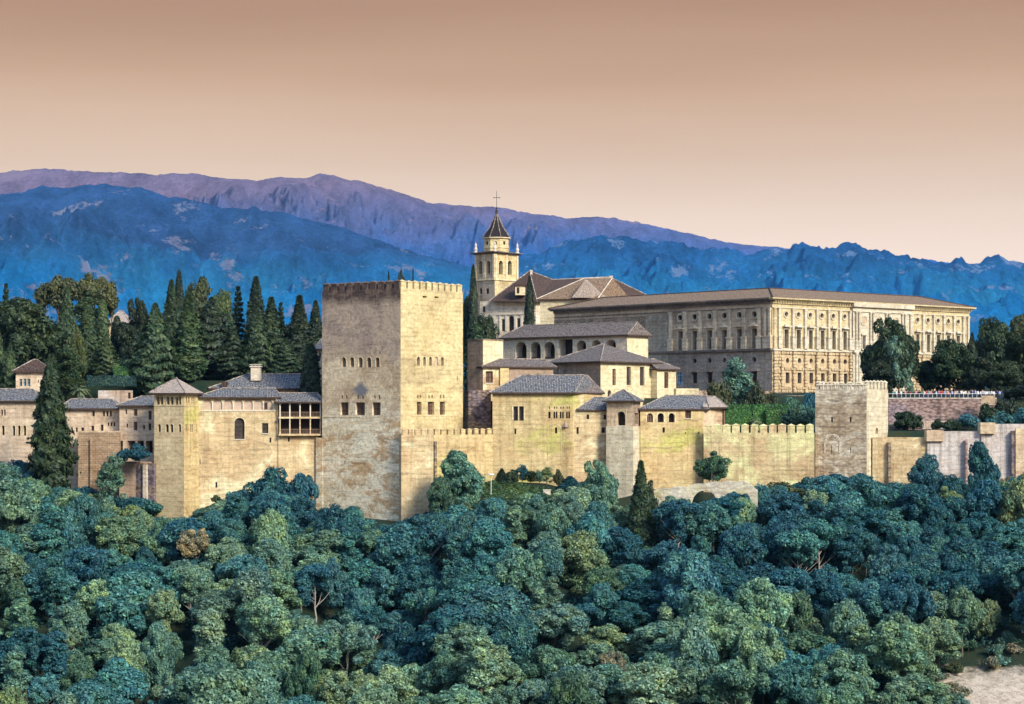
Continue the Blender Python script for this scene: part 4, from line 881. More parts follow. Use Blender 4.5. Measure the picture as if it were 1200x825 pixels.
M['brick2'] = stone('palace_brick_end', (.42,.32,.24), (.47,.36,.27), (.38,.29,.22), .55, .3, rub=.5, seed=31)
M['marble2'] = stone('palace_pale_ashlar', (.47,.40,.32), (.52,.45,.36), (.44,.36,.28), .55, .15, rub=.3, seed=32)
palace()

# pediment building behind the palace's left end
def pediment_house():
    q = [P(633, 556), P(700, 552), P(735, 560), P(668, 566)]
    root, pts, ws, wall = building('gabled_hall', 'cream hall with a brown tiled gable standing between church and palace', 'building', q, 350.5, 385, 553, [M['cream'], M['cream']], {})
    z = root['_z1']
    roof('r', pts, z+.1, PZ(326.8, 560), 8.5, .05, M['t_red'], root, .6, capmat=M['trim'])
    mb = MB(); mb.face([(*P(670, 551.2), z+.3), (*P(711, 552.5), z+.3), (*P(685.5, 552), PZ(328, 552))]); mb.face([(*P(685.5, 552), PZ(328, 552)), (*P(711, 552.5), z+.3), (*P(690, 562), PZ(327, 560))]); mb.face([(*P(670, 551.2), z+.3), (*P(685.5, 552), PZ(328, 552)), (*P(686, 562), PZ(327, 560))]); mb.build('gable', M['t_pale'], root)
pediment_house()
# ------------------------------------------------------------------ church
def church():
    Yt = 594
    q = para((556.8, 598), (579.8, 592), (607, 600))
    # bell tower
    root, pts, ws, wall = building('bell_tower', 'square church bell tower with octagonal lantern, dark pointed spire and iron cross', 'tower', q, 297.5, 400, 594, [M['pal_l'], M['tow_r'], M['pal_l']],
        {0: [(561, 305.5, 565, 321, 'a', 1.), (570.4, 305.5, 574.6, 321, 'a', 1.), (562, 338, 565, 344.3, 'r', .4), (569.6, 338, 573, 344.3, 'r', .4)], 1: [(584.6, 305.3, 589.2, 321.5, 'a', 1.), (594.9, 305.5, 599.7, 322, 'a', 1.)]})
    mb = MB(); m2 = MB()
    for i in (0, 1):
        o = ws[i]
        e0, e1 = (-.6, 0.0) if i == 0 else (0.0, .6)
        o.box(mb, e0, o.L+e1, PZ(297.5, Yt), PZ(296, Yt), -.5, .45); o.box(mb, e0*1.7, o.L+e1*1.7, PZ(296, Yt), PZ(295.2, Yt), -.5, 1.0)
        o.box(m2, 0, o.L, PZ(328.5, Yt), PZ(326.8, Yt), 0, .3)
        for u in (.05, o.L/2-.35, o.L-.75): o.box(m2, u, u+.7, PZ(326.5, Yt), PZ(298, Yt), .003, .22)
    mb.build('cornice', M['cornice'], root); m2.build('pilaster', M['cream'], root)
    c = (q[0]+q[2])/2; ap = PZ(294.6, Yt+2)
    def poly8(r, z, rot=.3): return [(c.x+r*math.cos(rot+math.pi*k/4), c.y+r*math.sin(rot+math.pi*k/4), z) for k in range(8)]
    qr = sum((p-c).length for p in q)/4
    mb = MB(); ov = [p+(p-c).normalized()*1.3 for p in q]
    for i in range(4): a, b = ov[i], ov[(i+1) % 4]; mb.face([(a.x, a.y, PZ(295.4, Yt)), (b.x, b.y, PZ(295.4, Yt)), (c.x, c.y, PZ(291, Yt))])
    mb.build('roof', M['t_brown'], root)
    r8 = 3.65; z0, z1 = PZ(296, Yt), PZ(277.8, Yt); mb = MB(); a, b = poly8(r8, z0), poly8(r8, z1)
    for k in range(8): mb.face([a[k], a[(k+1) % 8], b[(k+1) % 8], b[k]])
    mb.face(b); dr = mb.build('lantern', M['tow_r'], root)
    for k in range(8):
        mid = (Vector(a[k])+Vector(a[(k+1) % 8]))/2; n = Vector((mid.x-c.x, mid.y-c.y, 0)).normalized(); t = Vector((-n.y, n.x, 0)); zc = PZ(284, Yt); m3 = MB()
        m3.face([mid+n*.02+t*.42*math.cos(2*math.pi*j/10)+Vector((0, 0, zc-mid.z+.55*math.sin(2*math.pi*j/10))) for j in range(10)]); m3.build('window', M['open'], dr)
    mb = MB(); a, b = poly8(r8+.2, PZ(289.8, Yt)), poly8(r8+.2, PZ(289, Yt))
    for k in range(8): mb.face([a[k], a[(k+1) % 8], b[(k+1) % 8], b[k]])
    mb.face(b); a, b = poly8(r8+.5, z1-.1), poly8(r8+.5, z1+.15)
    for k in range(8): mb.face([a[k], a[(k+1) % 8], b[(k+1) % 8], b[k]])
    mb.face(a[::-1]); mb.face(b); mb.build('string_course', M['cream'], root)
    mb = MB(); zt = PZ(247, Yt); a = poly8(r8+.45, z1+.16); md = poly8(1.9, z1+.16+(zt-z1)*.42)
    for k in range(8): mb.face([a[k], a[(k+1) % 8], md[(k+1) % 8], md[k]]); mb.face([md[k], md[(k+1) % 8], (c.x, c.y, zt)])
    sp = mb.build('spire', M['slate'], root)
    mb = MB()
    for k in range(8):
        n_ = 22
        for j in range(n_):
            s = (j+.5)/n_; p = Vector(a[k]).lerp(Vector(md[k]), s/.45) if s < .45 else Vector(md[k]).lerp(Vector((c.x, c.y, zt)), (s-.45)/.55)
            r = .13; mb.tube([p+Vector((0, 0, -.12)), p+Vector((0, 0, .22))], r, 4)
    mb.build('ridge_cap', M['mortar'], sp)
    mb = MB(); mb.lathe((c.x, c.y, 0), [(.05, PZ(250, Yt)), (.45, PZ(248, Yt)), (.3, PZ(246.4, Yt)), (.42, PZ(245, Yt)), (.12, PZ(243.5, Yt)), (.28, PZ(242, Yt)), (.07, PZ(241, Yt)), (.06, PZ(222, Yt)), (.0, PZ(221, Yt))], 8)
    zc = PZ(229.5, Yt); mb.box(c.x-.85, c.x+.85, c.y-.06, c.y+.06, zc-.07, zc+.07); mb.box(c.x-.95, c.x-.78, c.y-.07, c.y+.07, zc-.16, zc+.16); mb.box(c.x+.78, c.x+.95, c.y-.07, c.y+.07, zc-.16, zc+.16)
    mb.build('cross', M['iron'], root)
    for p in q:
        d = c+(p-c)*.97; mb = MB(); mb.lathe((d.x, d.y, 0), [(.55, PZ(296, Yt)), (.55, PZ(294, Yt)), (.3, PZ(293.4, Yt)), (.5, PZ(291, Yt)), (.2, PZ(288, Yt)), (.32, PZ(286.5, Yt)), (.02, PZ(282.6, Yt))], 8); mb.build('finial', M['trim'], root)
    # nave
    q2 = [P(562.5, 584), P(628, 577), P(752, 606), P(690, 622)]
    root, pts, ws, wall = building('church', 'white-walled church with broad dark brown hipped roofs behind the bell tower foot', 'church', q2, 352.5, 400, 580, [M['white'], M['white'], M['white']],
       {0: [(565.4, 359, 568.6, 366, 'r', .4, 'glass'), (587.8, 374, 591.8, 388, 'r', .4, 'glass'), (596, 370, 602.2, 388, 'a', .5, 'open'), (605.7, 373, 609.6, 388, 'r', .4, 'glass')]})
    z = root['_z1']+.1
    # long roof: three ridges approximated by a hipped front block and a long nave
    A, B, C, D = [Vector((p.x, p.y)) for p in pts]
    mb = MB(); e = 1.0
    def pt(px, Y, py): return (*P(px, Y), PZ(py, Y))
    a0, a1, a2, a3 = pt(573, 580.5, 353.0), pt(629.5, 575, 353.6), pt(757, 607, 345.5), pt(690, 624, 352)
    r0, r1, r2 = pt(620.5, 592, 317.8), pt(648, 596, 328), pt(714, 604, 324.6)
    mb.face([a0, a1, r0]); mb.face([a1, r1, r0]); mb.face([a1, a2, r2, r1]); mb.face([a2, a3, r2]); mb.face([a3, a0, r0, r1, r2][::1]); mb.face([a0, a3, a2, a1], 1)
    rf = mb.build('roof', [M['t_brown'], M['dkwood']], root)
    m2 = MB()
    for p0, p1 in ((a0, r0), (a1, r0), (r0, r1), (r1, r2), (r2, a2)):
        p0, p1 = Vector(p0), Vector(p1); k = int((p1-p0).length/.8)
        m2.tube([p0.lerp(p1, i/k)+Vector((0, 0, .06)) for i in range(k+1)], [(.09, .2)[i % 2] for i in range(k+1)], 5)
    m2.build('ridge_cap', M['mortar'], rf)
    for px, Y, y0, y1, wd in ((716, 602, 339, 324.4, .45), (662.8, 597, 338, 330.6, .45), (622.6, 591, 326, 317.5, .3)):
        mb = MB(); c2 = P(px, Y); mb.box(c2.x-wd, c2.x+wd, c2.y-wd, c2.y+wd, PZ(y0, Y), PZ(y1, Y)); mb.box(c2.x-wd-.12, c2.x+wd+.12, c2.y-wd-.12, c2.y+wd+.12, PZ(y1, Y), PZ(y1-1, Y)); mb.build('chimney', M['white'], rf)
    mb = MB(); c2 = P(609, 578); mb.box(c2.x-1.2, c2.x+1.5, c2.y-1, c2.y+3, PZ(346, 578), PZ(335.5, 578)); mb.box(c2.x-1.5, c2.x+1.8, c2.y-1.3, c2.y+3.2, PZ(335.5, 578), PZ(333.6, 578), 1); mb.box(c2.x-.8, c2.x-.1, c2.y-1.02, c2.y-.9, PZ(344, 578), PZ(337, 578), 2); mb.build('dormer', [M['cream'], M['t_brown'], M['open']], rf)
    mb = MB(); o = ws[0]
    for (a, b_) in ((585.2, 587), (592.4, 594.6), (603, 605), (610.4, 612.5)):
        u0, _ = hit(o.A, o.B, a); u1, _ = hit(o.A, o.B, b_); o.box(mb, u0, u1, PZ(388, 580), PZ(369.5, 580), 0, .2)
    u0, _ = hit(o.A, o.B, 583); u1, _ = hit(o.A, o.B, 615); o.box(mb, u0, u1, PZ(368.8, 580), PZ(367.6, 580), 0, .3); mb.build('window_surround', M['trim'], root)
church()

# ------------------------------------------------------------------ right side: tower and walls
def right_tower():
    q = para((955.4, 402.6), (1015.6, 399), (1040.6, 408))
    root, pts, ws, wall = building('square_tower', 'mottled grey-beige square tower with worn battlements at the right end of the curtain wall', 'tower', q, 456, 600, 399, [M['tow2'], M['tow2r'], M['tow2r'], M['tow2']],
        {0: [(973.8, 488.6, 976, 494.6), (995.6, 488.6, 997.8, 494.8), (974, 523, 975.2, 531.4), (996.2, 524, 997.2, 531.6)], 1: [(1025.8, 501, 1029, 508.5, 'a', .5)]})
    z = root['_z1']; merlons(root, pts[0], pts[1], z, 13, .5, .95, .5, M['tow2']); merlons(root, pts[1], pts[2], z, 6, 1.05, 1.75, .6, M['tow2r']); merlons(root, pts[2], pts[3], z, 6, 1.0, 1.6, .6, M['tow2r']); merlons(root, pts[3], pts[0], z, 6, 1.05, 1.6, .6, M['tow2'])
    mb = MB(); o = ws[0]; u0, _ = hit(o.A, o.B, 966.5); u1, _ = hit(o.A, o.B, 984); r = (u1-u0)/2; cu = (u0+u1)/2; zz = PZ(520, 400); prev = None
    for k in range(11):
        t = math.pi*k/10; p = (cu+r*math.cos(t), zz+r*1.2*math.sin(t))
        if prev: o.box(mb, min(prev[0], p[0])-.1, max(prev[0], p[0])+.1, min(prev[1], p[1])-.12, max(prev[1], p[1])+.12, .0, .07)
        prev = p
    for s in (-r, r): o.box(mb, cu+s-.14, cu+s+.14, PZ(531, 400), zz, 0, .065)
    mb.build('blind_arch', M['white'], root)
right_tower()
curtain('stepped_wall', 'lowest step of the plain wall running right from the grey square tower', 'wall', (1026, 401.8), (1086.6, 401), 512.5, 600, 401, M['ochre2'], 0, 1, 1, 1.6)
curtain('stepped_wall', 'middle step of the plain bluish-white wall right of the grey square tower', 'wall', (1086.8, 400.6), (1150, 400), 505.5, 600, 401, M['bluew'], 0, 1, 1, 1.8)
curtain('stepped_wall', 'highest step of the streaked pale wall reaching the right edge', 'wall', (1150.2, 399.6), (1340, 397.6), 496.8, 600, 400, M['bluew'], 0, 1, 1, 2.2)
for k, (x0, x1, yt, Y, lbl) in enumerate([(1086, 1106, 504, 400.4, 'short peach pier where the lowest and middle wall steps meet'), (1149, 1166.5, 495.2, 399.3, 'peach pier where the middle and highest wall steps meet')]):
    r, p_, w__, _ = building('wall_pier', lbl, 'pier', back((x0, Y-.4), (x1, Y-.5), 2.8), yt, yt+13, Y, M['peach'])
for (x0, x1, yt, Y, mt, lbl) in [(1041, 1044.4, 518, 401.3, 'rubble', 'narrow dark buttress on the lowest step of the right wall'), (1022.5, 1029, 512.8, 401.0, 'ochre2', 'tan buttress at the foot of the grey square tower'), (1131.5, 1134, 515, 399.7, 'terr', 'thin dark buttress on the middle step of the right wall'), (1185.5, 1190, 505, 398.7, 'rubble', 'dark streaked buttress on the highest step of the right wall'), (1190.3, 1203, 502, 398.5, 'peach', 'broad tan buttress at the right edge of the photo')]:
    building('buttress', lbl, 'buttress', back((x0, Y-.5), (x1, Y-.5), .7), yt, 598, Y, M[mt])
tw, pts, ws, _ = building('terrace_wall', 'long rough reddish terrace wall topped by a white rail and a row of visitors', 'wall', back((1041, 437), (1168, 436), 2), 467.5, 505, 435, M['terr'])
mb = MB(); o = ws[0]; o.box(mb, -.2, o.L, tw['_z1'], tw['_z1']+.28, -.5, .1); mb.build('coping', M['bluew'], tw)
mb = MB(); zt = tw['_z1']+.28; o.box(mb, -.2, o.L, zt+.78, zt+.86, -.32, -.24); u = 0
while u < o.L: o.box(mb, u, u+.06, zt, zt+.8, -.3, -.25); u += .9
mb.build('railing', M['chrome'], tw)
building('wall_pier', 'pale square pier at the right end of the visitors terrace wall', 'pier', back((1150, 431.5), (1166, 431), 2), 463.6, 474.5, 431, M['peach'])
building('low_wall', 'low stepped stone wall below the round clipped bush, right of the grey tower', 'wall', back((1080, 424), (1132, 423), 1), 493, 515, 424, M['bluew'], {})
building('low_wall', 'dark low wall just right of the grey square tower top', 'wall', back((1038, 420), (1080, 420), 1), 500, 515, 420, M['terr'], {})
# bits at the palace foot
simple('shed', 'long low shed with bluish roof at the foot of the palace corner', 'shed', back((900, 455), (957, 456), 4), 469.5, 480, 455, M['white'], 464.5, 458, M['t_blue'], {0: [(920, 471, 926, 477, 'r', .3)]}, 1, 1, bot=-2)
# ruined bridge at the wall foot
def bridge():
    A, B = P(757, 389), P(888, 386.5); d = (B-A).normalized(); L = (B-A).length; n = Vector((d.y, -d.x))
    top = [(757, 577), (775, 573), (800, 571), (822, 566.5), (845, 564.8), (870, 564), (880, 567), (888, 575)]
    org = (A.x, A.y, -18); pts = []
    k = 28; root = empty('ruined_bridge', (A.x, A.y, PZ(600, 388)), 'pale ruined stone ramp with one low dark arch at the foot of the curtain wall', 'ruin'); mb = MB(); zb = PZ(600, 388)
    def low(px):
        if 811 < px < 841: t = (px-826)/15; return PZ(590-15.5*math.sqrt(max(0, 1-t*t)), 388)
        return zb
    xs = sorted([757+131*i/k for i in range(k+1)]+[811.2, 840.8])
    for a, b in zip(xs, xs[1:]):
        ua, ub = hit(A, B, a)[0], hit(A, B, b)[0]; za, zbb = PZ(interp(a, top), 388)+.15*math.sin(a*3), PZ(interp(b, top), 388)+.15*math.sin(b*3)
        la, lb = low(a), low(b); w = lambda u, z, o: (A.x+d.x*u+n.x*o, A.y+d.y*u+n.y*o, z)
        mb.face([w(ua, la, 0), w(ub, lb, 0), w(ub, zbb, 0), w(ua, za, 0)]); mb.face([w(ua, za, 0), w(ub, zbb, 0), w(ub, zbb, -3), w(ua, za, -3)]); mb.face([w(ub, lb, -3), w(ua, la, -3), w(ua, za, -3), w(ub, zbb, -3)]); mb.face([w(ua, la, 0), w(ua, la, -3), w(ub, lb, -3), w(ub, lb, 0)])
    mb.build('masonry', M['ruin'], root)
bridge()
# ------------------------------------------------------------------ vegetation
def quads_mesh(name, V, mats, midx=None):
    n = len(V)//4; me = bpy.data.meshes.new(name); me.vertices.add(n*4); me.vertices.foreach_set('co', V.astype(np.float32).ravel())
    me.loops.add(n*4); me.loops.foreach_set('vertex_index', np.arange(n*4, dtype=np.int32)); me.polygons.add(n); me.polygons.foreach_set('loop_start', np.arange(0, n*4, 4, dtype=np.int32))
    try: me.polygons.foreach_set('loop_total', np.full(n, 4, dtype=np.int32))
    except Exception: pass
    me.update(calc_edges=True); me.validate()
    for m in mats: me.materials.append(m)
    return me
def leaves(C, Nn, size, rs, aspect=1.5, jit=.7):
    """one small pointed quad per centre, facing roughly along Nn"""
    n = len(C); Nn = Nn+rs.normal(0, jit, (n, 3)); Nn /= np.linalg.norm(Nn, axis=1)[:, None]+1e-9
    t = np.cross(Nn, rs.normal(0, 1, (n, 3))); t /= np.linalg.norm(t, axis=1)[:, None]+1e-9; b = np.cross(Nn, t)
    s = (size*rs.uniform(.6, 1.35, n))[:, None]; t = t*s*aspect*.5; b = b*s*.5
    return np.stack([C-t, C-b*.9+t*.1, C+t, C+b*.9+t*.1], axis=1).reshape(-1, 3)
def shell(rs, n, up=.25):
    d = rs.normal(0, 1, (n, 3)); d[:, 2] += up; d /= np.linalg.norm(d, axis=1)[:, None]; return d
def crown_round(rs, Rr, H, z0, ncl, per, leaf, rc, flat=1.0, lob=.18):
    """cauliflower crown: clumps over an uneven ellipsoid, leaves over each clump"""
    # several overlapping lobes instead of one ellipsoid
    nl = max(3, int(Rr)); sc = []
    for q in range(nl):
        a = 6.28*(q+rs.uniform(-.3, .3))/nl; f = rs.uniform(.50, .66); off = Rr*(1-f)*.95
        sc.append((off*math.cos(a), off*math.sin(a), rs.uniform(-.16, .10)*H, f*rs.uniform(.9, 1.12)))
    sc.append((rs.uniform(-.1, .1)*Rr, rs.uniform(-.1, .1)*Rr, .14*H, .62))
    sc = np.array(sc); wh = rs.randint(0, len(sc), ncl)
    d = shell(rs, ncl, .35); lobes = shell(rs, 6, .2)
    bulge = 1+lob*np.max(d@lobes.T, axis=1)-lob*.6
    rad = bulge*rs.uniform(.70, 1.0, ncl); inner = rs.random(ncl) < .16; rad[inner] *= .6
    cc = d*rad[:, None]*np.array([Rr-rc*.6, Rr-rc*.6, (H/2-rc*.6)*flat*1.25])*sc[wh, 3][:, None]+sc[wh, :3]+np.array([0, 0, z0+H/2])
    rcs = rc*rs.uniform(.6, 1.25, ncl)
    idx = np.repeat(np.arange(ncl), per); e = shell(rs, len(idx), .2)
    # twiglets: each clump is itself a few bumps
    sub = np.array([shell(rs, 7, .2) for _ in range(ncl)]); bb = np.max(np.einsum('ij,ikj->ik', e, sub[idx]), axis=1)
    rr = rcs[idx]*(.58+.46*bb**3)*(rs.uniform(.8, 1.05, len(idx))+.22*(rs.random(len(idx))**6))
    C = cc[idx]+e*rr[:, None]*np.array([1, 1, .85])
    return leaves(C, e*1.2+np.array([0, 0, .35]), leaf, rs)
def crown_cone(rs, Rr, H, z0, n, leaf, power=.8, belly=.25, rough=.12, aspect=2.0, tip=0):
    """column / cone: leafy sprays pointing up and out"""
    h = rs.random(n)**.85
    prof = np.where(h < belly, .55+.45*(h/belly)**.7, ((1-h)/(1-belly)).clip(0, 1)**power)
    a = rs.uniform(0, 2*np.pi, n); k = 9
    wob = 1+rough*np.sin(a*3+h*9)+rough*.9*np.sin(a*5-h*23+1)+rough*1.1*np.sin(h*61+a*2+np.sin(a*4)*2)
    r = Rr*prof*wob*(rs.uniform(.78, 1.04, n)+.3*rs.random(n)**9)+.04
    C = np.stack([r*np.cos(a), r*np.sin(a), z0+h*H], axis=1); Nn = np.stack([np.cos(a), np.sin(a), np.full(n, .35)], axis=1)
    return leaves(C, Nn*1.3, leaf, rs, aspect, .55)
def crown_tier(rs, Rr, H, z0, tiers, leaf, per):
    V = []
    for i in range(tiers):
        s = i/(tiers-1); rt = Rr*(1-s)**.85+.15
        for k in range(9):
            a = rs.uniform(0, 6.28); m = per
            t = rs.random(m)**.6; w = .22*rt*(1-t)+.1
            C = np.stack([rt*t*np.cos(a)+rs.normal(0, 1, m)*w, rt*t*np.sin(a)+rs.normal(0, 1, m)*w, z0+H*s-rt*t*.18+rs.normal(0, .12, m)], axis=1)
            V.append(leaves(C, np.tile([0, 0, 1.0], (m, 1)), leaf, rs, 1.8, .6))
    return np.concatenate(V)
def trunk_mesh(rs, H, r0, limbs, spread, name='trunk', mat=None, lean=.04):
    mb = MB(); pts = [(0, 0, -1.0)]; x = y = 0
    for i in range(1, 6): x += rs.normal(0, lean*H/5); y += rs.normal(0, lean*H/5); pts.append((x, y, H*i/5))
    mb.tube(pts, [r0*1.25]+[r0*(1-.15*i) for i in range(1, 6)], 7)
    for k in range(limbs):
        s = rs.uniform(.35, .95); i = min(4, int(s*5)); p = Vector(pts[i]).lerp(Vector(pts[i+1]), s*5-i); a = rs.uniform(0, 6.28); l = spread*rs.uniform(.6, 1)
        q = p+Vector((math.cos(a)*l*.5, math.sin(a)*l*.5, l*.45)); e = q+Vector((math.cos(a+.3)*l*.5, math.sin(a+.3)*l*.5, l*.5))
        mb.tube([p, q, e], [r0*.45, r0*.3, r0*.1], 5)
    o = mb.build(name, mat or M['bark']); me = o.data; bpy.data.objects.remove(o); return me
PRO = {}
def proto(key, V, H, W, tr, mat='leaf'):
    PRO[key] = (quads_mesh(key, V, [M[mat]]), tr, H, W)
for i in range(7):
    rs = np.random.RandomState(100+i)
    rr = [4.4, 4.8, 4.2, 4.6, 5.0, 4.0, 4.5][i]; hh = [7.6, 8.2, 7.2, 8.8, 7.4, 8.4, 6.8][i]
    proto('round%d' % i, crown_round(rs, rr, hh, 2.6, 92, 300, .29, 1.05+.1*(i % 3)), hh+2.6, rr*2, trunk_mesh(rs, 7.0, .24, 6, 3.0))
for i in range(3):   # leafy to the ground
    rs = np.random.RandomState(150+i); proto('bushy%d' % i, crown_round(rs, 4.4, 8.6, .1, 110, 290, .29, 1.1), 8.7, 8.8, trunk_mesh(rs, 6, .24, 4, 2))
for i in range(2):
    rs = np.random.RandomState(170+i); proto('mound%d' % i, crown_round(rs, 4.0, 4.6, -.4, 75, 200, .32, .95, 1, .25), 4.2, 8.0, trunk_mesh(rs, 2.5, .15, 5, 1.6))
for i in range(3):   # airier, with gaps and pale stems
    rs = np.random.RandomState(200+i); proto('open%d' % i, crown_round(rs, 4.2, 8.4, 4.2, 50, 300, .28, 1.1, 1, .3), 12.6, 8.6, trunk_mesh(rs, 10, .2, 9, 3.6, mat=M['palebark'], lean=.09))
for i in range(2):   # upright poplar-like
    rs = np.random.RandomState(300+i); proto('upright%d' % i, crown_round(rs, 2.2, 13, 1.5, 80, 170, .3, .85, 1, .2), 14.5, 4.6, trunk_mesh(rs, 12, .22, 6, 1.6))
for i in range(3):
    rs = np.random.RandomState(400+i); proto('cypress%d' % i, crown_cone(rs, 1.7, 16, .4, 11000, .34, [.75, .6, .9][i], .22, .10), 16.4, 3.5, trunk_mesh(rs, 13, .2, 0, 1), 'needle')
for i in range(2):
    rs = np.random.RandomState(450+i); proto('column%d' % i, crown_cone(rs, 1.6, 13, .5, 10000, .32, .38, .15, .10), 13.5, 3.3, trunk_mesh(rs, 10, .2, 0, 1), 'needle')
for i in range(2):
    rs = np.random.RandomState(500+i); V = np.concatenate([crown_cone(rs, 3.4, 15, .6, 13000, .42, .85, .25, .2), crown_round(rs, 3.0, 9, .5, 40, 150, .4, 1.1)]); proto('broadcone%d' % i, V, 15.6, 7.4, trunk_mesh(rs, 12, .3, 0, 1), 'needle')
for i in range(2):
    rs = np.random.RandomState(550+i); V = np.concatenate([crown_cone(rs, 3.3, 24, .5, 16000, .5, .72, .28, .22), crown_round(rs, 3.2, 15, 1, 60, 170, .45, 1.2), crown_round(rs, 2.3, 10, 12, 30, 150, .42, .9)]); proto('poplar%d' % i, V, 25, 8.2, trunk_mesh(rs, 20, .35, 0, 1))
rs = np.random.RandomState(600); proto('pine0', crown_round(rs, 5.2, 5.2, 9, 60, 210, .34, 1.2, 1, .35), 14.2, 10.6, trunk_mesh(rs, 11, .35, 8, 4), 'needle')
rs = np.random.RandomState(601); proto('pine1', np.concatenate([crown_round(rs, 4.4, 6.2, 6, 50, 210, .34, 1.2, 1, .35), crown_round(rs, 3, 3, 2.5, 18, 200, .34, .9)]), 12.2, 9, trunk_mesh(rs, 9, .3, 6, 3.5), 'needle')
rs = np.random.RandomState(602); proto('fir0', crown_tier(rs, 2.7, 12.5, 1.0, 17, .3, 60), 13.6, 5.4, trunk_mesh(rs, 13, .2, 0, 1), 'needle')
for i in range(3): rs = np.random.RandomState(650+i); proto('bush%d' % i, crown_round(rs, 2.0, 2.8, 0, 34, 170, .26, .75), 2.8, 4.2, trunk_mesh(rs, 1.4, .1, 4, .9))
rs = np.random.RandomState(660); proto('ball0', crown_round(rs, 3.4, 3.6, 0, 110, 140, .22, .62, 1, .04), 3.6, 7, trunk_mesh(rs, 1.6, .2, 3, 1))
for i in range(2): rs = np.random.RandomState(670+i); proto('dry%d' % i, crown_round(rs, 1.6, 1.8, 0, 16, 110, .20, .6), 1.8, 3.4, trunk_mesh(rs, 1.3, .07, 12, 1.0))
for i in range(2): rs = np.random.RandomState(690+i); proto('feather%d' % i, crown_round(rs, 3.2, 9.5, .8, 60, 95, .30, .95, 1, .3), 10.3, 6.6, trunk_mesh(rs, 9, .16, 10, 3.0))
TREECOL = {'teal': (.062,.190,.200), 'deep teal': (.030,.122,.155), 'hill green': (.052,.088,.042), 'grey-green': (.12,.235,.18), 'sage': (.19,.31,.20), 'yellow-green': (.19,.29,.15), 'hill light': (.085,.12,.05), 'mid-green': (.07,.15,.095), 'dark green': (.036,.064,.032), 'olive': (.066,.085,.040), 'straw': (.22,.21,.14), 'black-green': (.024,.042,.024)}
def tree(key, name, cat, px, Y, top, width, label, colname, group=None, rz=None, zroot=None, part='crown', jc=.12):
    """top: picture row of the tip, width in picture pixels, root on the ground"""
    me, tr, H, W = PRO[key]; x = PX(px, Y); z0 = ground(x, Y)-.15 if zroot is None else zroot
    h = PZ(top, Y)-z0; s = width/FPX*Y/W; sz = h/H
    root = empty(name, (x, Y, z0), label, cat, group); root.rotation_euler = (0, 0, rnd.uniform(0, 6.28) if rz is None else rz); root.scale = (s, s, sz)
    c = bpy.data.objects.new(part, me); COL.objects.link(c); c.parent = root
    col = TREECOL[colname]; k = 1+rnd.uniform(-jc, jc); c.color = (col[0]*k*(1+rnd.uniform(-.08, .12)), col[1]*k, col[2]*k*(1+rnd.uniform(-.1, .1)), 1)
    t = bpy.data.objects.new('trunk' if cat != 'bush' else 'stem', tr); COL.objects.link(t); t.parent = root
    return root
T = 'tree'
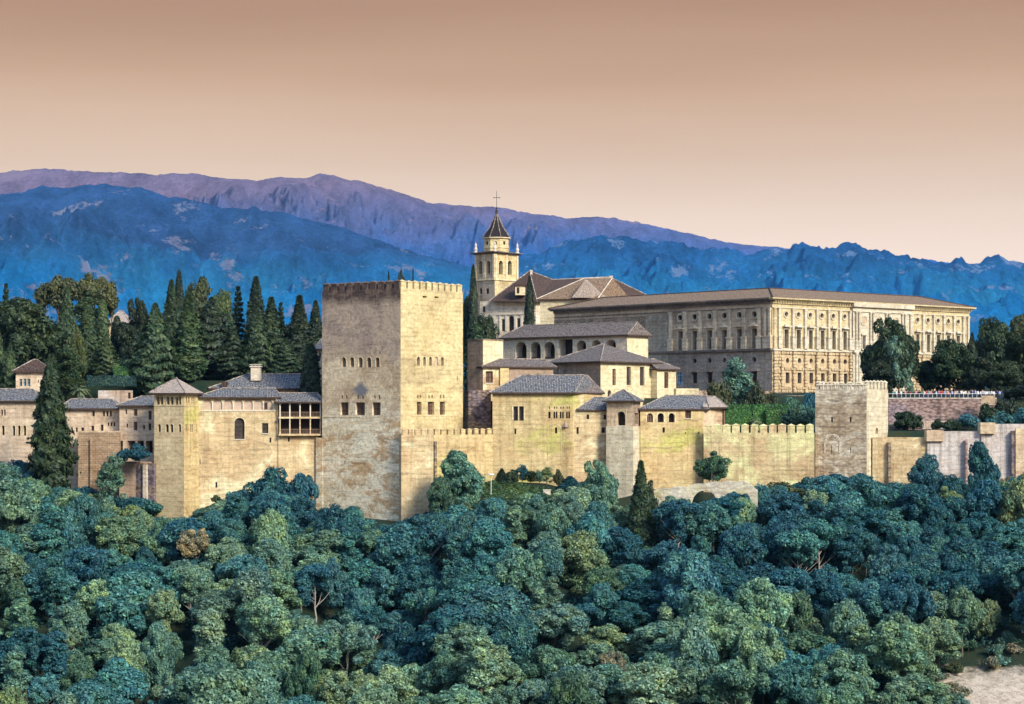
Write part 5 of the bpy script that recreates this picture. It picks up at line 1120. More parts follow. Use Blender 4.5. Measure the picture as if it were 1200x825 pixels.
# ---- hill garden, left
G = 'trees on the hill left of the big tower'
hill = [
 ('fir0','fir_tree',7,455,334,24,'small dark tiered fir at the far left edge above the round trees','dark green'),
 ('bushy1','round_tree',34,447,353,84,'big broad mid-green round tree above the white turret at far left','mid-green'),
 ('pine0','pine_tree',68,478,322,62,'tall dark pine with a domed top, left one of the twin domed pines','olive'),
 ('pine0','pine_tree',110,482,320,56,'tall dark pine with a flat-domed top, right one of the twin domed pines','olive'),
 ('pine0','pine_tree',130,486,337,19,'lower dark side pine beside the twin domed pines, nearest the gap','olive'),
 ('broadcone0','conifer',79,468,337,26,'grey-green pointed conifer in front of the twin domed pines','grey-green'),
 ('upright0','tree',104,452,345,36,'pale-topped upright tree in front of the right domed pine','grey-green'),
 ('column0','cypress',104,444,362,22,'thick dark columnar cypress left of the distant ochre house','dark green'),
 ('column1','cypress',120,450,352,17,'slim lighter columnar cypress touching the distant ochre house','grey-green'),
 ('bushy0','round_tree',90,438,388,22,'small bright-green round tree under the twin domed pines','yellow-green'),
 ('broadcone1','conifer',125,440,392,26,'bright-green cone tree beneath the distant ochre house','mid-green'),
 ('column0','cypress',137,470,371,15,'short dark cypress standing right in front of the distant ochre house','black-green'),
 ('bushy2','tree',162,470,348,32,'blackish round-topped tree just right of the distant ochre house','black-green'),
 ('broadcone0','conifer',182,438,357,42,'broad grey-green cone tree in front of the dark grove, above the slim tower','grey-green'),
 ('broadcone1','conifer',196,448,382,34,'lower grey-green cone tree leaning on its taller neighbour above the slim tower','mid-green'),
 ('cypress0','cypress',201,462,329,20,'dark pointed cypress left of the tallest spike in the left grove','dark green'),
 ('cypress1','cypress',210,466,318,14,'tallest thin spike-like cypress of the left grove','black-green'),
 ('bushy2','round_tree',234,474,323,48,'dark dome-topped tree behind the cypresses, centre of the left grove','olive'),
 ('cypress2','cypress',221,440,345,31,'tall soft grey-green cypress in the centre of the left grove','grey-green'),
 ('broadcone0','conifer',248,446,350,44,'blackish broad conifer right of the soft grey-green cypress','black-green'),
 ('bushy0','round_tree',261,468,345,32,'lighter yellow-green rounded tree on the shoulder of the left grove','yellow-green'),
 ('fir0','fir_tree',279,456,337,26,'pointed dark fir between the rounded trees and the two tall cypresses','black-green'),
 ('column1','cypress',267,450,368,18,'dark columnar cypress tucked below the pointed dark fir','dark green'),
 ('broadcone1','conifer',274,442,386,34,'low dark conifer above the blue-tiled hall, left of its chimney','black-green'),
 ('cypress0','cypress',300,452,325,24,'tallest broad-shouldered cypress right of the pointed fir','black-green'),
 ('cypress2','cypress',318,446,349,28,'dark slanting-shouldered cypress right beside the tallest broad one','dark green'),
 ('broadcone0','conifer',302,440,364,30,'grey-green conifer rising directly behind the white chimney','dark green'),
 ('fir0','fir_tree',329,452,356,20,'narrow pointed fir between the slanting cypress and the isolated cone','dark green'),
 ('cypress2','cypress',351,446,347,28,'isolated broad cone cypress nearest but one to the big tower','black-green'),
 ('broadcone1','conifer',334,440,398,30,'low dark conifer right of the white chimney','dark green'),
 ('cypress0','cypress',370,455,353,19,'dark cypress partly hidden by the left edge of the big tower','black-green'),
 ('column0','cypress',364,417,404,20,'black-green columnar cypress just above the timber gallery roof','black-green'),
 ('broadcone1','conifer',12,422,404,24,'small green cone tree at the far left edge beside the white turret','mid-green'),
 ('broadcone0','conifer',-4,426,380,26,'cut-off pale green conifer at the very left edge','grey-green'),
 ('upright1','tree',74,424,408,32,'feathery pale green young tree right of the white turret','grey-green'),
 ('upright0','tree',88,428,416,24,'soft dark-green young tree above the palm','grey-green'),
 ('bushy1','round_tree',150,452,380,40,'dark round tree filling the hollow behind the garden hedges','black-green'),
 ('bushy0','round_tree',28,462,362,60,'shaded round tree behind the big broad one at far left','dark green'),
 ('broadcone0','conifer',230,452,372,34,'shaded conifer deep inside the left grove','black-green'),
 ('bushy2','round_tree',330,462,378,50,'shaded dark round tree behind the right part of the left grove','black-green'),
]
for k, nm, px, Y, top, wd, lb, cn in hill: tree(k, nm, 'tree', px, Y, top, wd*(1.25 if px > 150 else 1.08), lb, {'grey-green': 'hill green', 'mid-green': 'hill green', 'yellow-green': 'hill light'}.get(cn, cn), G)
# right of the tower
tree('cypress1', 'cypress', T, 554.5, 470, 312, 15, 'tall needle-like cypress against the bell tower', 'black-green', zroot=ground(PX(554, 470), 470))
tree('round2', 'round_tree', T, 569, 480, 369, 34, 'dark bushy tree at the foot of the bell tower', 'dark green')
tree('round5', 'round_tree', T, 547, 474, 350, 26, 'dark green tree half hidden by the right edge of the big tower', 'dark green')
tree('column0', 'cypress', T, 557, 460, 380, 26, 'low dark cypress above the buff block right of the big tower', 'dark green')
tree('cypress1', 'cypress', T, 620.5, 545, 325, 16, 'lone slim dark cypress in front of the church roof', 'black-green')
tree('cypress0', 'cypress', T, 455.5, 430, 319.5, 8, 'left one of three dark tips peeking over the big tower battlements', 'black-green', zroot=4)
tree('pine1', 'pine_tree', T, 470.5, 432, 316, 12, 'middle bushy one of three dark tips peeking over the big tower battlements', 'black-green', zroot=4)
tree('cypress2', 'cypress', T, 484, 430, 317, 7, 'right one of three dark tips peeking over the big tower battlements', 'black-green', zroot=4)
# palace side
GR = 'trees right of the palace'
for k, nm, px, Y, top, wd, lb, cn in [
 ('bushy2','round_tree',1044,462,371,66,'big dark evergreen tree covering the middle of the palace right face','dark green'),
 ('bushy1','round_tree',1053,459,396,40,'paler green lower tree in front of the big dark evergreen','grey-green'),
 ('bushy0','round_tree',1034,458,424,48,'dark shaded tree at the foot of the big evergreen, directly above the grey tower','black-green'),
 ('bushy0','round_tree',1113,464,401,58,'dark round tree in front of the palace right end','dark green'),
 ('bushy1','round_tree',1090,466,424,40,'small dark tree filling the gap between the two evergreens','black-green'),
 ('broadcone1','conifer',1139,470,391,22,'dark pointed tree covering the palace right corner','black-green'),
 ('bushy0','round_tree',1162,476,377,58,'tall dark tree right of the palace with a lumpy crown','dark green'),
 ('bushy1','round_tree',1192,480,372,46,'tall olive-tinted tree at the right edge behind the terrace','olive'),
 ('pine1','pine_tree',1212,470,384,52,'dark tree cut off by the right edge','dark green'),
 ('bushy2','round_tree',1150,460,418,46,'shaded tree right behind the visitors on the terrace','black-green'),
 ('bushy0','round_tree',1182,452,425,44,'dark leafy tree at the right end of the visitors terrace','dark green'),
 ('bushy1','round_tree',1196,440,452,44,'blackish low tree beyond the terrace end','black-green')]: tree(k, nm, T, px, Y, top, wd, lb, cn, GR)
tree('feather0', 'sparse_tree', T, 862, 436, 424, 52, 'sparse olive-green tree with feathery branches in front of the palace left face', 'grey-green')
tree('bush1', 'bush', 'bush', 843, 430, 449, 36, 'olive bush left of the sparse tree under the palace', 'olive', part='foliage')
tree('bush2', 'bush', 'bush', 884, 432, 452, 34, 'olive bush right of the sparse tree under the palace', 'olive', part='foliage')
tree('ball0', 'clipped_bush', 'bush', 1063.5, 416, 481.5, 43, 'large round clipped dark bush below the terrace wall', 'dark green', part='foliage')
for px, Y, top, wd, cn, lb in [(1098,419,492,16,'dark green','small dark hedge bush left below the terrace wall'),(1115,418,492,28,'dark green','dark flat bush below the middle of the terrace wall'),(1135,420,486,34,'teal','blue-green bush on the slope below the terrace end'),(1158,426,476,34,'dark green','dark bush hanging over the terrace end pier'),(1172,420,484,40,'teal','blue-green bush above the highest wall step'),(1196,420,480,40,'teal','blue-green bush above the wall at the right edge'),(1180,432,468,34,'black-green','blackish bush right of the visitors terrace'),
   (930,416,479,34,'mid-green','leafy bush at the right end of the green hedges'),(946,418,476,24,'grey-green','upright grey bush touching the grey square tower')]:
    tree(['bush0', 'bush1', 'bush2'][int(px) % 3], 'bush', 'bush', px, Y, top, wd, lb, cn, part='foliage')
# hedges
def hedge(label, x0, x1, Y, y0, y1, depth, col):
    a = back((x0, Y), (x1, Y), depth); z1, z0 = PZ(y0, Y), PZ(y1, Y); rs = np.random.RandomState(int(x0)); L = a[1].x-a[0].x; n = int((L*(z1-z0)+L*depth*1.0+2*depth*(z1-z0))*110)
    C = []; Nn = []
    for _ in range(n):
        r = rs.random()*(L*(z1-z0)+L*depth+2*depth*(z1-z0))
        if r < L*(z1-z0): C.append((rs.random()*L, 0, rs.random()*(z1-z0))); Nn.append((0, -1, .2))
        elif r < L*(z1-z0)+L*depth: C.append((rs.random()*L, rs.random()*depth, z1-z0)); Nn.append((0, 0, 1))
        else: s = rs.random() < .5; C.append((0 if s else L, rs.random()*depth, rs.random()*(z1-z0))); Nn.append((-1 if s else 1, 0, .2))
    C = np.array(C)+rs.normal(0, .07, (n, 3)); V = leaves(C, np.array(Nn)*1.5, .24, rs, 1.5, .5)
    me = quads_mesh('hedge', V, [M['hedge']]); o = bpy.data.objects.new('hedge', me); COL.objects.link(o); o.location = (a[0].x, a[0].y, z0); o.color = (*col, 1); tag(o, label, 'hedge', 'clipped hedges')
    return o
for lb, x0, x1, Y, y0, y1, d, c in [
 ('bright green clipped hedge just behind the battlements right of the three-arched hall', 850, 880, 411, 479, 499, 2, (.04,.13,.03)),
 ('bright green hedge block with a rounded top in the middle of the hedge row', 882, 897, 412, 476, 498, 2.5, (.05,.15,.035)),
 ('green hedge block right of the round-topped one in the hedge row', 898, 915, 411, 480, 499, 2, (.045,.13,.03)),
 ('rear dark green hedge line behind the bright hedges', 851, 925, 418, 474.5, 484, 1.5, (.035,.11,.03)),
 ('long dark blue-green garden hedge behind the pink houses', 102, 158, 432, 441, 452, 2, (.02,.06,.06)),
 ('small bright garden hedge block left of the dark grove', 133, 150, 436, 430, 440, 2, (.05,.13,.04)),
 ('upper dark garden hedge beneath the distant ochre house', 118, 160, 444, 421, 428, 2, (.025,.07,.05))]: hedge(lb, x0, x1, Y, y0, y1, d, c)
def palm(px, Y, top, wd, label, trunk_bot, col=(.12,.16,.09)):
    x = PX(px, Y); z0 = min(PZ(trunk_bot, Y), ground(x, Y)) if trunk_bot else ground(x, Y); zt = PZ(top+ (0.45*wd), Y); R_ = wd/2/FPX*Y; rs = np.random.RandomState(5)
    root = empty('palm_tree', (x, Y, z0), label, 'palm'); V = []
    for k in range(46):
        a = rs.uniform(0, 6.28); el = rs.uniform(-.3, 1.4); L_ = R_*rs.uniform(.85, 1.1); pts = []
        for i in range(9):
            s = i/8; r = L_*s*math.cos(el)*(1-.1*s)+.1; z = L_*(s*math.sin(el)-.55*s*s); pts.append(np.array([r*math.cos(a), r*math.sin(a), z]))
        for i in range(8):
            for q in range(5):
                c = pts[i]+(pts[i+1]-pts[i])*q/5; sd = np.array([-math.sin(a), math.cos(a), -.5])
                for sg in (-1, 1): e = c+(pts[i+1]-pts[i])*.5+np.array([sd[0]*sg, sd[1]*sg, -.5])*.42*(1-.5*i/8); V += [c, c+np.array([0, 0, .05]), e, c+(pts[i+1]-pts[i])*.2]
    me = quads_mesh('fronds', np.array(V)+np.array([0, 0, zt-z0]), [M['leaf']]); c = bpy.data.objects.new('crown', me); COL.objects.link(c); c.parent = root; c.color = (*col, 1)
    mb = MB(); mb.tube([(x, Y, z0-.5), (x+.1, Y, (z0+zt)/2), (x, Y, zt+.2)], [.35, .3, .38], 8); mb.lathe((x, Y, zt), [(.3, -.9), (.75, -.3), (.5, .2)], 8); mb.build('trunk', M['bark'], root)
palm(92.5, 421, 443, 33, 'feathery palm tree with drooping fronds above the pink house roof', 470)
palm(884, 410, 485, 22, 'small pale palm poking above the battlements in front of the hedges', 500, (.2,.25,.12))

# ---- trees close to the wall foot
tree('poplar0', 'poplar', T, 60, 395, 414, 50, 'very tall dark green poplar rising in front of the far-left houses', 'dark green', zroot=ground(PX(63, 395), 395))
tree('bushy1', 'round_tree', T, 540, 388, 530, 58, 'large grey-green round tree against the crenellated wall right of the big tower', 'grey-green')
tree('bushy0', 'round_tree', T, 518, 386, 562, 36, 'darker bushy tree at the right foot of the big tower', 'mid-green')
tree('bushy2', 'round_tree', T, 700, 387, 538, 50, 'grey-green round tree directly below the blue lean-to roof', 'grey-green')
tree('cypress2', 'cypress', T, 751, 373, 541, 31, 'solitary dark cypress in front of the wall below the lookout tower', 'dark green')
tree('bush0', 'bush', 'bush', 760, 377, 570, 22, 'small leafy shoot leaning right from the solitary cypress', 'dark green', part='foliage')
tree('open1', 'wall_tree', T, 835, 392.5, 528.5, 44, 'small spreading tree growing against the curtain wall above the ruined arch', 'mid-green')
tree('bushy1', 'tree', T, 1152, 391, 520, 42, 'dark teal tree standing tallest against the right-hand pale wall', 'deep teal')
tree('bushy0', 'round_tree', T, 1088, 392, 536, 44, 'dark teal shrubby tree at the foot of the lowest wall step', 'deep teal')
tree('feather0', 'feathery_tree', T, 131, 399, 536, 40, 'feathery grey-green tree in front of the brick terrace wall', 'grey-green')
tree('bush2', 'bush', 'bush', 163, 401, 521, 34, 'dark bush below the arcade of the three-storey pink house', 'deep teal', part='foliage', zroot=PZ(541, 404))
tree('bush0', 'bush', 'bush', 146, 402, 527, 20, 'small dark bush at the left of the pink arcade', 'deep teal', part='foliage', zroot=PZ(541, 404))
for px, Y, top, wd, cn, lb in [(319,398,553,62,'deep teal','big dark blue-green bush under the ochre wing wall'),(352,398,556,40,'deep teal','dark bush left of the foot of the big tower'),(284,398,575,40,'deep teal','dark bush right of the foot of the slim tower'),(254,399,581,14,'olive','tiny dry shrub clinging to the wall base'),
   (118,402,577,46,'yellow-green','bright sunlit bush at the foot of the brick terrace wall'),(158,400,583,40,'deep teal','dark low bush beside the stepped stone wall'),(100,402,571,40,'deep teal','dark bush between poplar and brick terrace wall'),(175,400,587,34,'teal','teal bush at the left foot of the slim tower'),(140,401,584,34,'deep teal','low dark bush right of the brick terrace wall foot'),(22,402,541,56,'deep teal','dark blue-green bush at the foot of the far-left cream house'),(-8,402,548,50,'teal','teal bush cut by the left edge under the cream house'),(865,398,571,50,'olive','low olive scrub at the foot of the curtain wall'),(893,391,572,44,'teal','teal bush at the right end of the ruined ramp'),(915,398,567,60,'olive','olive scrub hugging the curtain wall near the grey tower'),(945,398,562,40,'deep teal','dark bush at the left foot of the grey square tower'),(1010,397,556,50,'deep teal','dark bush hiding the foot of the grey square tower'),
   (340,394,585,14,'yellow-green','small bright shrub between the dark bushes')]: tree('mound%d' % (int(px) % 2) if wd > 35 else 'bush0', 'bush', 'bush', px, Y, top, wd, lb, cn, part='foliage')
# terrace garden with lawn below the centre block
for px, top, wd, cn, lb in [(588,549,10,'black-green','dark bent shrub left of the white lawn lamp'),(600,552,16,'dark green','first dark shrub along the lawn'),(612,545,14,'deep teal','pointed blue-green shrub in the lawn row'),(622,552,16,'dark green','low dark shrub mid lawn row'),(632,551,9,'grey-green','thin pale shrub in the lawn row'),(641,548,14,'yellow-green','bright bushy shrub near the centre of the lawn row'),(655,552,9,'olive','thin dry shrub at the right of the lawn row'),(668,558,20,'deep teal','dark rounded bush at the right end of the lawn')]:
    wd *= 1.5; tree(['bush0', 'feather0', 'feather1', 'cypress2', 'bush2'][int(px) % 5], 'bush', 'bush', px, 397.5, top, wd, lb, cn, 'shrubs along the wall above the lawn', part='foliage')
def lawn():
    rs = np.random.RandomState(9); V = []; n = 9000; C = []
    for _ in range(n):
        Y = rs.uniform(388, 396.5); px = rs.uniform(568, 648); x = PX(px, Y); C.append((x, Y, ground(x, Y)+.15))
    V = leaves(np.array(C), np.tile([0, 0, 1.], (n, 1)), .4, rs, 1.5, .6); me = quads_mesh('lawn', V, [M['hedge']]); o = bpy.data.objects.new('lawn', me); COL.objects.link(o); o.color = (.07,.13,.06, 1); tag(o, 'strip of green lawn below the central ochre block', 'lawn', kind='stuff')
lawn()
def lamp(px, Y, top, bot):
    x = PX(px, Y); z0 = ground(x, Y); root = empty('lawn_lamp', (x, Y, z0), 'white post with a flat white disc top on the lawn edge', 'lamp')
    mb = MB(); mb.tube([(x, Y, z0-.1), (x, Y, PZ(top, Y))], .07, 6); mb.build('pole', M['chrome'], root); mb = MB(); mb.lathe((x, Y, PZ(top, Y)), [(.1, -.05), (.62, 0), (.5, .22), (.02, .3)], 10); mb.build('shade', M['chrome'], root)
lamp(575.5, 390, 556.5, 575); 
def stone_block(px, Y, w, h, label):
    x = PX(px, Y); z = ground(x, Y); mb = MB(); mb.box(x-w/2, x+w/2, Y-.5, Y+.5, z-.3, z+h); mb.prism([(x-w/2-.1, Y-.6), (x+w/2+.1, Y-.6), (x+w/2+.1, Y+.6), (x-w/2-.1, Y+.6)], z+h, z+h+.15); o = mb.build('stone_bench', M['trim'], None, (x, Y, z)); tag(o, label, 'bench')
stone_block(641, 393.5, 1.3, .8, 'small white block seat on the lawn')

# ---- visitors on the terrace
def person_mesh(pose, rs):
    me = bpy.data.meshes.new('body'); arm, stride, lean = pose
    v = [(0, 0, .93), (0, 0, 1.15), (0, 0, 1.40), (0, 0, 1.5), (0, -.01, 1.6), (0, -.02, 1.70),     # pelvis spine neck head
         (.18, 0, 1.40), (.24, -.02, 1.13), (.24+arm[0][0], -.05+arm[0][1], .88+arm[0][2]), (-.18, 0, 1.40), (-.24, -.02, 1.13), (-.24+arm[1][0], -.05+arm[1][1], .88+arm[1][2]),
         (.09, 0, .88), (.10, stride, .48), (.10, stride*1.3+.03, .07), (.10, stride*1.3-.14, .03), (-.09, 0, .88), (-.10, -stride, .48), (-.10, -stride*1.3+.03, .07), (-.10, -stride*1.3-.14, .03)]
    v = [(x+lean*max(0, z-.9)*.0, y-lean*max(0, z-.9), z) for x, y, z in v]
    e = [(0,1),(1,2),(2,3),(3,4),(4,5),(2,6),(6,7),(7,8),(2,9),(9,10),(10,11),(0,12),(12,13),(13,14),(14,15),(0,16),(16,17),(17,18),(18,19)]
    rad = [.145,.125,.15,.055,.095,.085,.065,.05,.04,.065,.05,.04,.09,.06,.045,.04,.09,.06,.045,.04]
    me.from_pydata(v, e, []); o = bpy.data.objects.new('b', me); COL.objects.link(o); m = o.modifiers.new('s', 'SKIN'); s = o.modifiers.new('u', 'SUBSURF'); s.levels = 1; s.render_levels = 1
    for i, sv in enumerate(me.skin_vertices[0].data): sv.radius = (rad[i], rad[i]*.85); sv.use_root = i == 0
    dg = bpy.context.evaluated_depsgraph_get(); r = bpy.data.meshes.new_from_object(o.evaluated_get(dg)); bpy.data.objects.remove(o)
    r.materials.clear(); [r.materials.append(x) for x in (M['skin'], M['shirt'], M['jean'])]
    for p in r.polygons: z = p.center.z; ax = abs(p.center.x); p.material_index = 0 if z > 1.47 or (ax > .2 and z < 1.12) else (1 if z > .93 else 2); p.use_smooth = True
    return r
prs = random.Random(4); POSES = [((( .02,-.02,0),(-.02,-.02,0)), .0, 0), (((-.05,-.28,.22),(.05,-.28,.22)), .03, .08), (((.03,-.05,0),(-.12,-.3,.5)), .02, 0), (((.02,.08,0),(-.02,-.12,0)), .12, .03), (((-.1,-.25,.35),(-.02,0,0)), .05, .1)]
PM = [person_mesh(p, None) for p in POSES]
def hairm():
    mb = MB(); mb.lathe((0, .02, 1.64), [(.11, -.06), (.125, .04), (.10, .12), (.02, .155)], 8); o = mb.build('hair', M['hair']); r = o.data; bpy.data.objects.remove(o); return r
HM = hairm(); SH = {'white': (.75,.75,.78), 'pale blue': (.35,.5,.8), 'navy': (.04,.06,.2), 'red': (.5,.06,.06), 'pink': (.6,.25,.3), 'black': (.02,.02,.03), 'teal': (.05,.3,.35), 'beige': (.5,.4,.3)}
PO = ['standing', 'leaning on the rail', 'standing, hand raised', 'walking', 'standing, forearm lifted']
people = []; px = 1043.0
while px < 1150:
    px += prs.uniform(1.3, 3.4) if px > 1075 else prs.uniform(3, 7)
    Y = interp(px, [(1041, 437), (1168, 436)])+prs.choice([.95, 1.0, 1.9, 2.7]); people.append([px, Y, prs.choice(list(SH) if px < 1120 else ['white', 'white', 'pale blue', 'pale blue', 'navy', 'white', 'black', 'beige']), prs.randrange(5)])
while px < 1172: px += prs.uniform(1.2, 2.8); people.append([px, prs.uniform(436.9, 438), prs.choice(['white', 'pale blue', 'white', 'navy']), prs.randrange(5)])
def zone_people(px): 
    return 'at terrace left end' if px < 1075 else 'left of terrace middle' if px < 1095 else 'at terrace middle' if px < 1118 else 'right of terrace middle' if px < 1142 else 'at crowded terrace right end'
def ordinal(i, n, by='from the left'):
    if n == 1: return ''
    if n == 2: return ('left of two', 'right of two')[i]
    w = ['first', 'second', 'third', 'fourth', 'fifth', 'sixth', 'seventh', 'eighth', 'ninth', 'tenth', 'eleventh', 'twelfth']
    return ('leftmost of %s' % num(n)) if i == 0 else ('rightmost of %s' % num(n)) if i == n-1 else '%s of %s' % (w[i] if i < 12 else 'one past twelfth', num(n))
def num(n): return ['zero', 'one', 'two', 'three', 'four', 'five', 'six', 'seven', 'eight', 'nine', 'ten', 'eleven', 'twelve'][n] if n < 13 else 'over twelve'
cells = {}
for p in people: cells.setdefault((p[2], zone_people(p[0])), []).append(p)
for (c, zn), ps in cells.items():
    ps.sort(key=lambda p: p[0])
    for i, p in enumerate(ps):
        x = PX(p[0], p[1]); od = ordinal(i, len(ps)); r = empty('person', (x, p[1], max(ground(x, p[1])-.02, tw['_z1']+.1)), 'visitor in %s top %s %s%s' % (c, PO[p[3]], zn, ', '+od if od else ''), 'person', 'visitors on the terrace')
        r.rotation_euler = (0, 0, prs.uniform(-.8, .8)); s = prs.uniform(.94, 1.06); r.scale = (s, s, s)
        b = bpy.data.objects.new('body', PM[p[3]]); COL.objects.link(b); b.parent = r; b.color = (*SH[c], 1)
        h = bpy.data.objects.new('hair', HM); COL.objects.link(h); h.parent = r; h.location = (0, -.09*(p[3] == 1)-.09*(p[3] == 4), 0)

for px, Y, top, wd, cn, lb in [(812,434,470,30,'deep teal','blue-green bush just above the right end of the speckled roof'),(832,432,466,26,'olive','olive bush beside the end of the speckled roof'),(905,434,464,30,'olive','olive bush under the palace corner'),(926,436,467,26,'grey-green','grey bush in front of the long low shed'),(948,434,462,26,'deep teal','blue-green bush behind the top of the grey square tower')]:
    tree('mound%d' % (int(px) % 2), 'bush', 'bush', px, Y, top, wd, lb, cn, part='foliage')
# ---- the wooded slope
SKYL = [(-60,545),(30,545),(45,565),(95,580),(105,586),(165,592),(185,601),(212,606),(235,600),(262,585),(290,578),(330,574),(366,592),(372,600),(395,586),(420,594),(440,606),(452,616),(470,604),(500,606),(512,590),(540,592),(560,584),(575,584),(600,577),(640,576),(660,572),(680,570),(720,588),(735,592),(770,583),(800,580),(812,586),(838,588),(846,574),(880,569),(905,570),(945,572),(960,562),(985,551),(1010,556),(1030,566),(1060,566),(1100,566),(1130,558),(1165,560),(1200,556),(1260,560)]
def forest():
    fr = random.Random(21); pts = []; rows = []
    Y = 393.0
    while Y > 296:
        x0, x1 = PX(-50, Y), PX(1250, Y); x = x0+fr.uniform(0, 4); st = interp(Y, [(296, 7.6), (360, 6.9), (394, 5.4)])
        while x < x1: pts.append((x+fr.uniform(-1.6, 1.6), Y+fr.uniform(-1.8, 1.8))); x += st*fr.uniform(.8, 1.25)
        Y -= interp(Y, [(296, 6.6), (360, 5.6), (394, 4.4)])
    res = []
    for x, Y in pts:
        Y = min(Y, 394.5); px = 600+x/Y*FPX; z = ground(x, Y)
        h = fr.uniform(6.5, 13)*(1.12 if fr.random() < .3 else .9)
        if 1010 < px < 1080 and 322 < Y < 352: h *= 1.1
        top = HOR-(z+h)/Y*FPX; sk = interp(px, SKYL)+fr.uniform(-3, 9)
        if top < sk: h = (HOR-sk)/FPX*Y-z; top = sk
        if h < 1.6: continue
        if 730 < px < 773 and Y < 376 and top < 632 and Y > 340: h = (HOR-fr.uniform(632, 645))/FPX*Y-z; top = HOR-(z+h)/Y*FPX
        if h < 1.6: continue
        bot = HOR-z/Y*FPX
        dcl = ((px-1180)/95)**2+((Y-326)/17)**2
        if dcl < 1: continue
        if px > 1085 and Y < 333 and h > 4: h *= .55; top = HOR-(z+h)/Y*FPX
        if top > 838: continue
        res.append([x, Y, px, top, h])
    return res
FR = forest()
def zone_x(px):
    for lim, s in ((60, 'at far left'), (125, 'below the poplar'), (180, 'below brick terrace wall'), (235, 'below slim tower'), (300, 'below arched window'), (366, 'below timber gallery'), (420, 'below big tower, left half'), (470, 'below big tower corner'), (520, 'below battlement wall start'), (577, 'below stone stump'),
                   (640, 'below the lawn'), (711, 'below blue lean-to roof'), (770, 'below lookout tower'), (825, 'below three-arched hall'), (890, 'below ruined arch'), (955, 'below long battlemented wall'), (1040, 'below grey tower'), (1105, 'below lowest wall step'), (1155, 'below middle wall step')):
        if px < lim: return s
    return 'at far right'
def zone_y(ym): return 'top tier' if ym < 600 else 'upper slope' if ym < 645 else 'mid slope' if ym < 700 else 'lower slope' if ym < 760 else 'bottom edge'
fr = random.Random(5); items = []
for x, Y, px, top, h in FR:
    nv = noise.noise((x*.028, Y*.04, 8.1)); u = fr.random()
    low = (top-560)/260
    if u < .05: cn = 'yellow-green'
    elif nv*1.3+low*.5+fr.uniform(-.25, .25) > .28: cn = 'sage' if u < .55 else 'grey-green'
    elif nv*1.3+fr.uniform(-.2, .2) < -.12 and low < .75: cn = 'deep teal' if u < .5 else 'teal'
    else: cn = 'teal' if u < .45 else 'grey-green' if u < .8 else 'mid-green'
    if px > 830 and low < .5 and u > .14: cn = 'deep teal' if u > .55 else 'teal'
    if u > .992: cn = 'straw'
    if h < 4.6: key = 'mound%d' % fr.randrange(2); nm = 'bush'
    elif fr.random() < .09: key = 'upright%d' % fr.randrange(2); nm = 'slender_tree'
    elif fr.random() < .12: key = 'open%d' % fr.randrange(3); nm = 'open_tree'
    elif fr.random() < .3: key = 'bushy%d' % fr.randrange(3); nm = 'round_tree'
    else: key = 'round%d' % fr.randrange(7); nm = 'round_tree'
    W_ = {'bush': max(4.5, h*1.7), 'slender_tree': h*.42, 'open_tree': h*.75, 'round_tree': fr.choice([fr.uniform(6, 8), fr.uniform(8, 10.5), fr.uniform(10.5, 13)])*min(1, (h/9)**.6)}[nm]
    items.append([x, Y, px, top, h, cn, key, nm, W_])
cells = {}
KN = {'bush': 'low %s bush', 'slender_tree': 'slender upright %s tree', 'open_tree': 'loose %s tree', 'round_tree': 'round %s tree'}
for it in items: cells.setdefault((it[5], it[7], zone_x(it[2]), zone_y(it[3]+18)), []).append(it)
nfor = 0
HIDE = set()
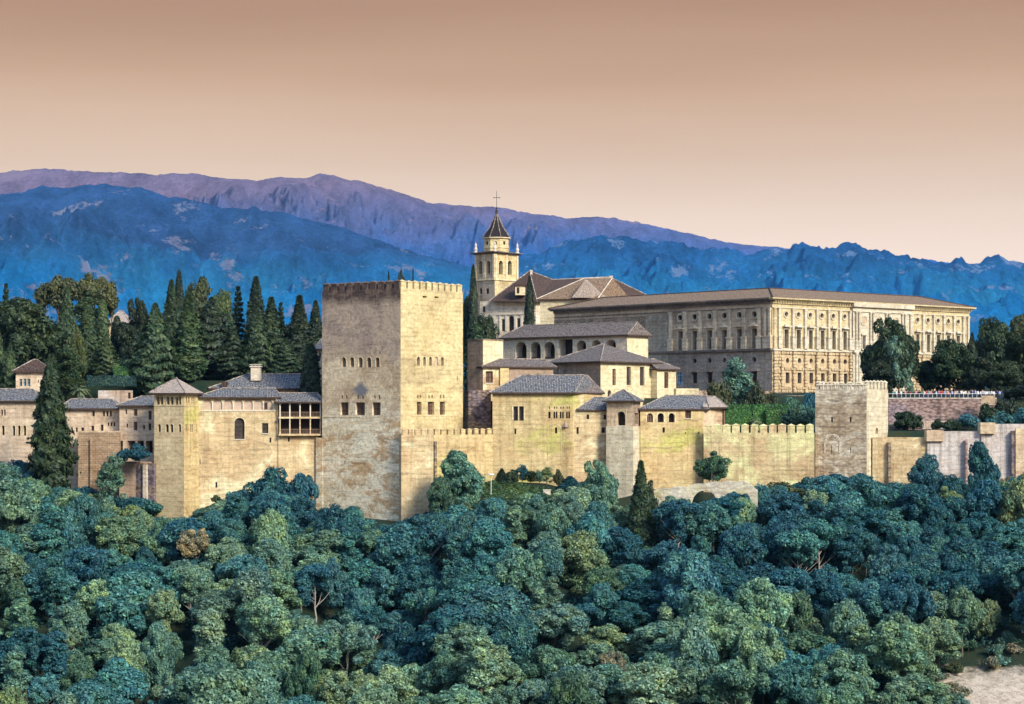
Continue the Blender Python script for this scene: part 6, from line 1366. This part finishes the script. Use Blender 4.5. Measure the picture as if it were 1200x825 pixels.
for (cn, nm, zx, zy), ls in cells.items():
    ls.sort(key=lambda i: i[2])
    for i, (x, Y, px, top, h, _, key, _, W_) in enumerate(ls):
        od = ordinal(i, len(ls)); lb = (KN[nm] % cn)+', '+zy+' '+zx+(', '+od if od else '')
        tree(key, nm, 'tree' if nm != 'bush' else 'bush', px, Y, top, W_/Y*FPX, lb, cn, 'trees of the wooded slope', part='crown' if nm != 'bush' else 'foliage', jc=.2); nfor += 1
# undergrowth between the trunks
def undergrowth():
    rs = np.random.RandomState(33); V = []; k = 0
    while k < 900:
        Y = rs.uniform(300, 395); px = rs.uniform(-190, 1390)
        if ((px-1180)/100)**2+((Y-326)/18)**2 < 1: continue
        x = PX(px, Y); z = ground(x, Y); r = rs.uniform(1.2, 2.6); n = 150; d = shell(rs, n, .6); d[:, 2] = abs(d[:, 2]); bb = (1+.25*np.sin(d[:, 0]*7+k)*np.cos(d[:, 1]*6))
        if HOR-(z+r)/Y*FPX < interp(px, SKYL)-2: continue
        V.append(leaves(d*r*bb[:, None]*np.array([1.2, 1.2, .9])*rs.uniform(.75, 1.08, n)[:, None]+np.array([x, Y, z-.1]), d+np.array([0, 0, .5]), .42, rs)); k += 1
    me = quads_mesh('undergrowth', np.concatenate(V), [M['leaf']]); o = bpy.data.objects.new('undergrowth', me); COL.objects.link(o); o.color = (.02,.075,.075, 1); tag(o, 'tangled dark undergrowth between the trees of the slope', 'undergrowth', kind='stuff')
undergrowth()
# dry brush round the clearing
fr = random.Random(77); k = 0; spots = []
for _ in range(90):
    a = fr.uniform(0, 6.28); rr_ = fr.uniform(.55, 1.12); px = 1180+95*math.cos(a)*rr_; Y = 327+17*math.sin(a)*rr_
    if px < 1225 and Y > 309: spots.append((px, Y))
spots = spots[:60]; spots.sort()
for i, (px, Y) in enumerate(spots[:44]):
    x = PX(px, Y); z = ground(x, Y); cn = fr.choice(['straw', 'olive', 'grey-green', 'straw', 'mid-green']); tp = HOR-(z+fr.uniform(.9, 2.2))/Y*FPX
    tree('dry%d' % (i % 2), 'dry_shrub', 'shrub', px, Y, tp, fr.uniform(16, 34), 'scrubby %s shrub around the bare earth clearing, %s' % (cn, ordinal(i, 99) if i < 12 else 'towards its right side' if px > 1180 else 'towards its middle'), cn, 'dry shrubs around the clearing', part='foliage')
print('FOREST', nfor, 'OBJECTS', len(bpy.data.objects))
for o in bpy.data.objects:
    if '_z1' in o: del o['_z1']
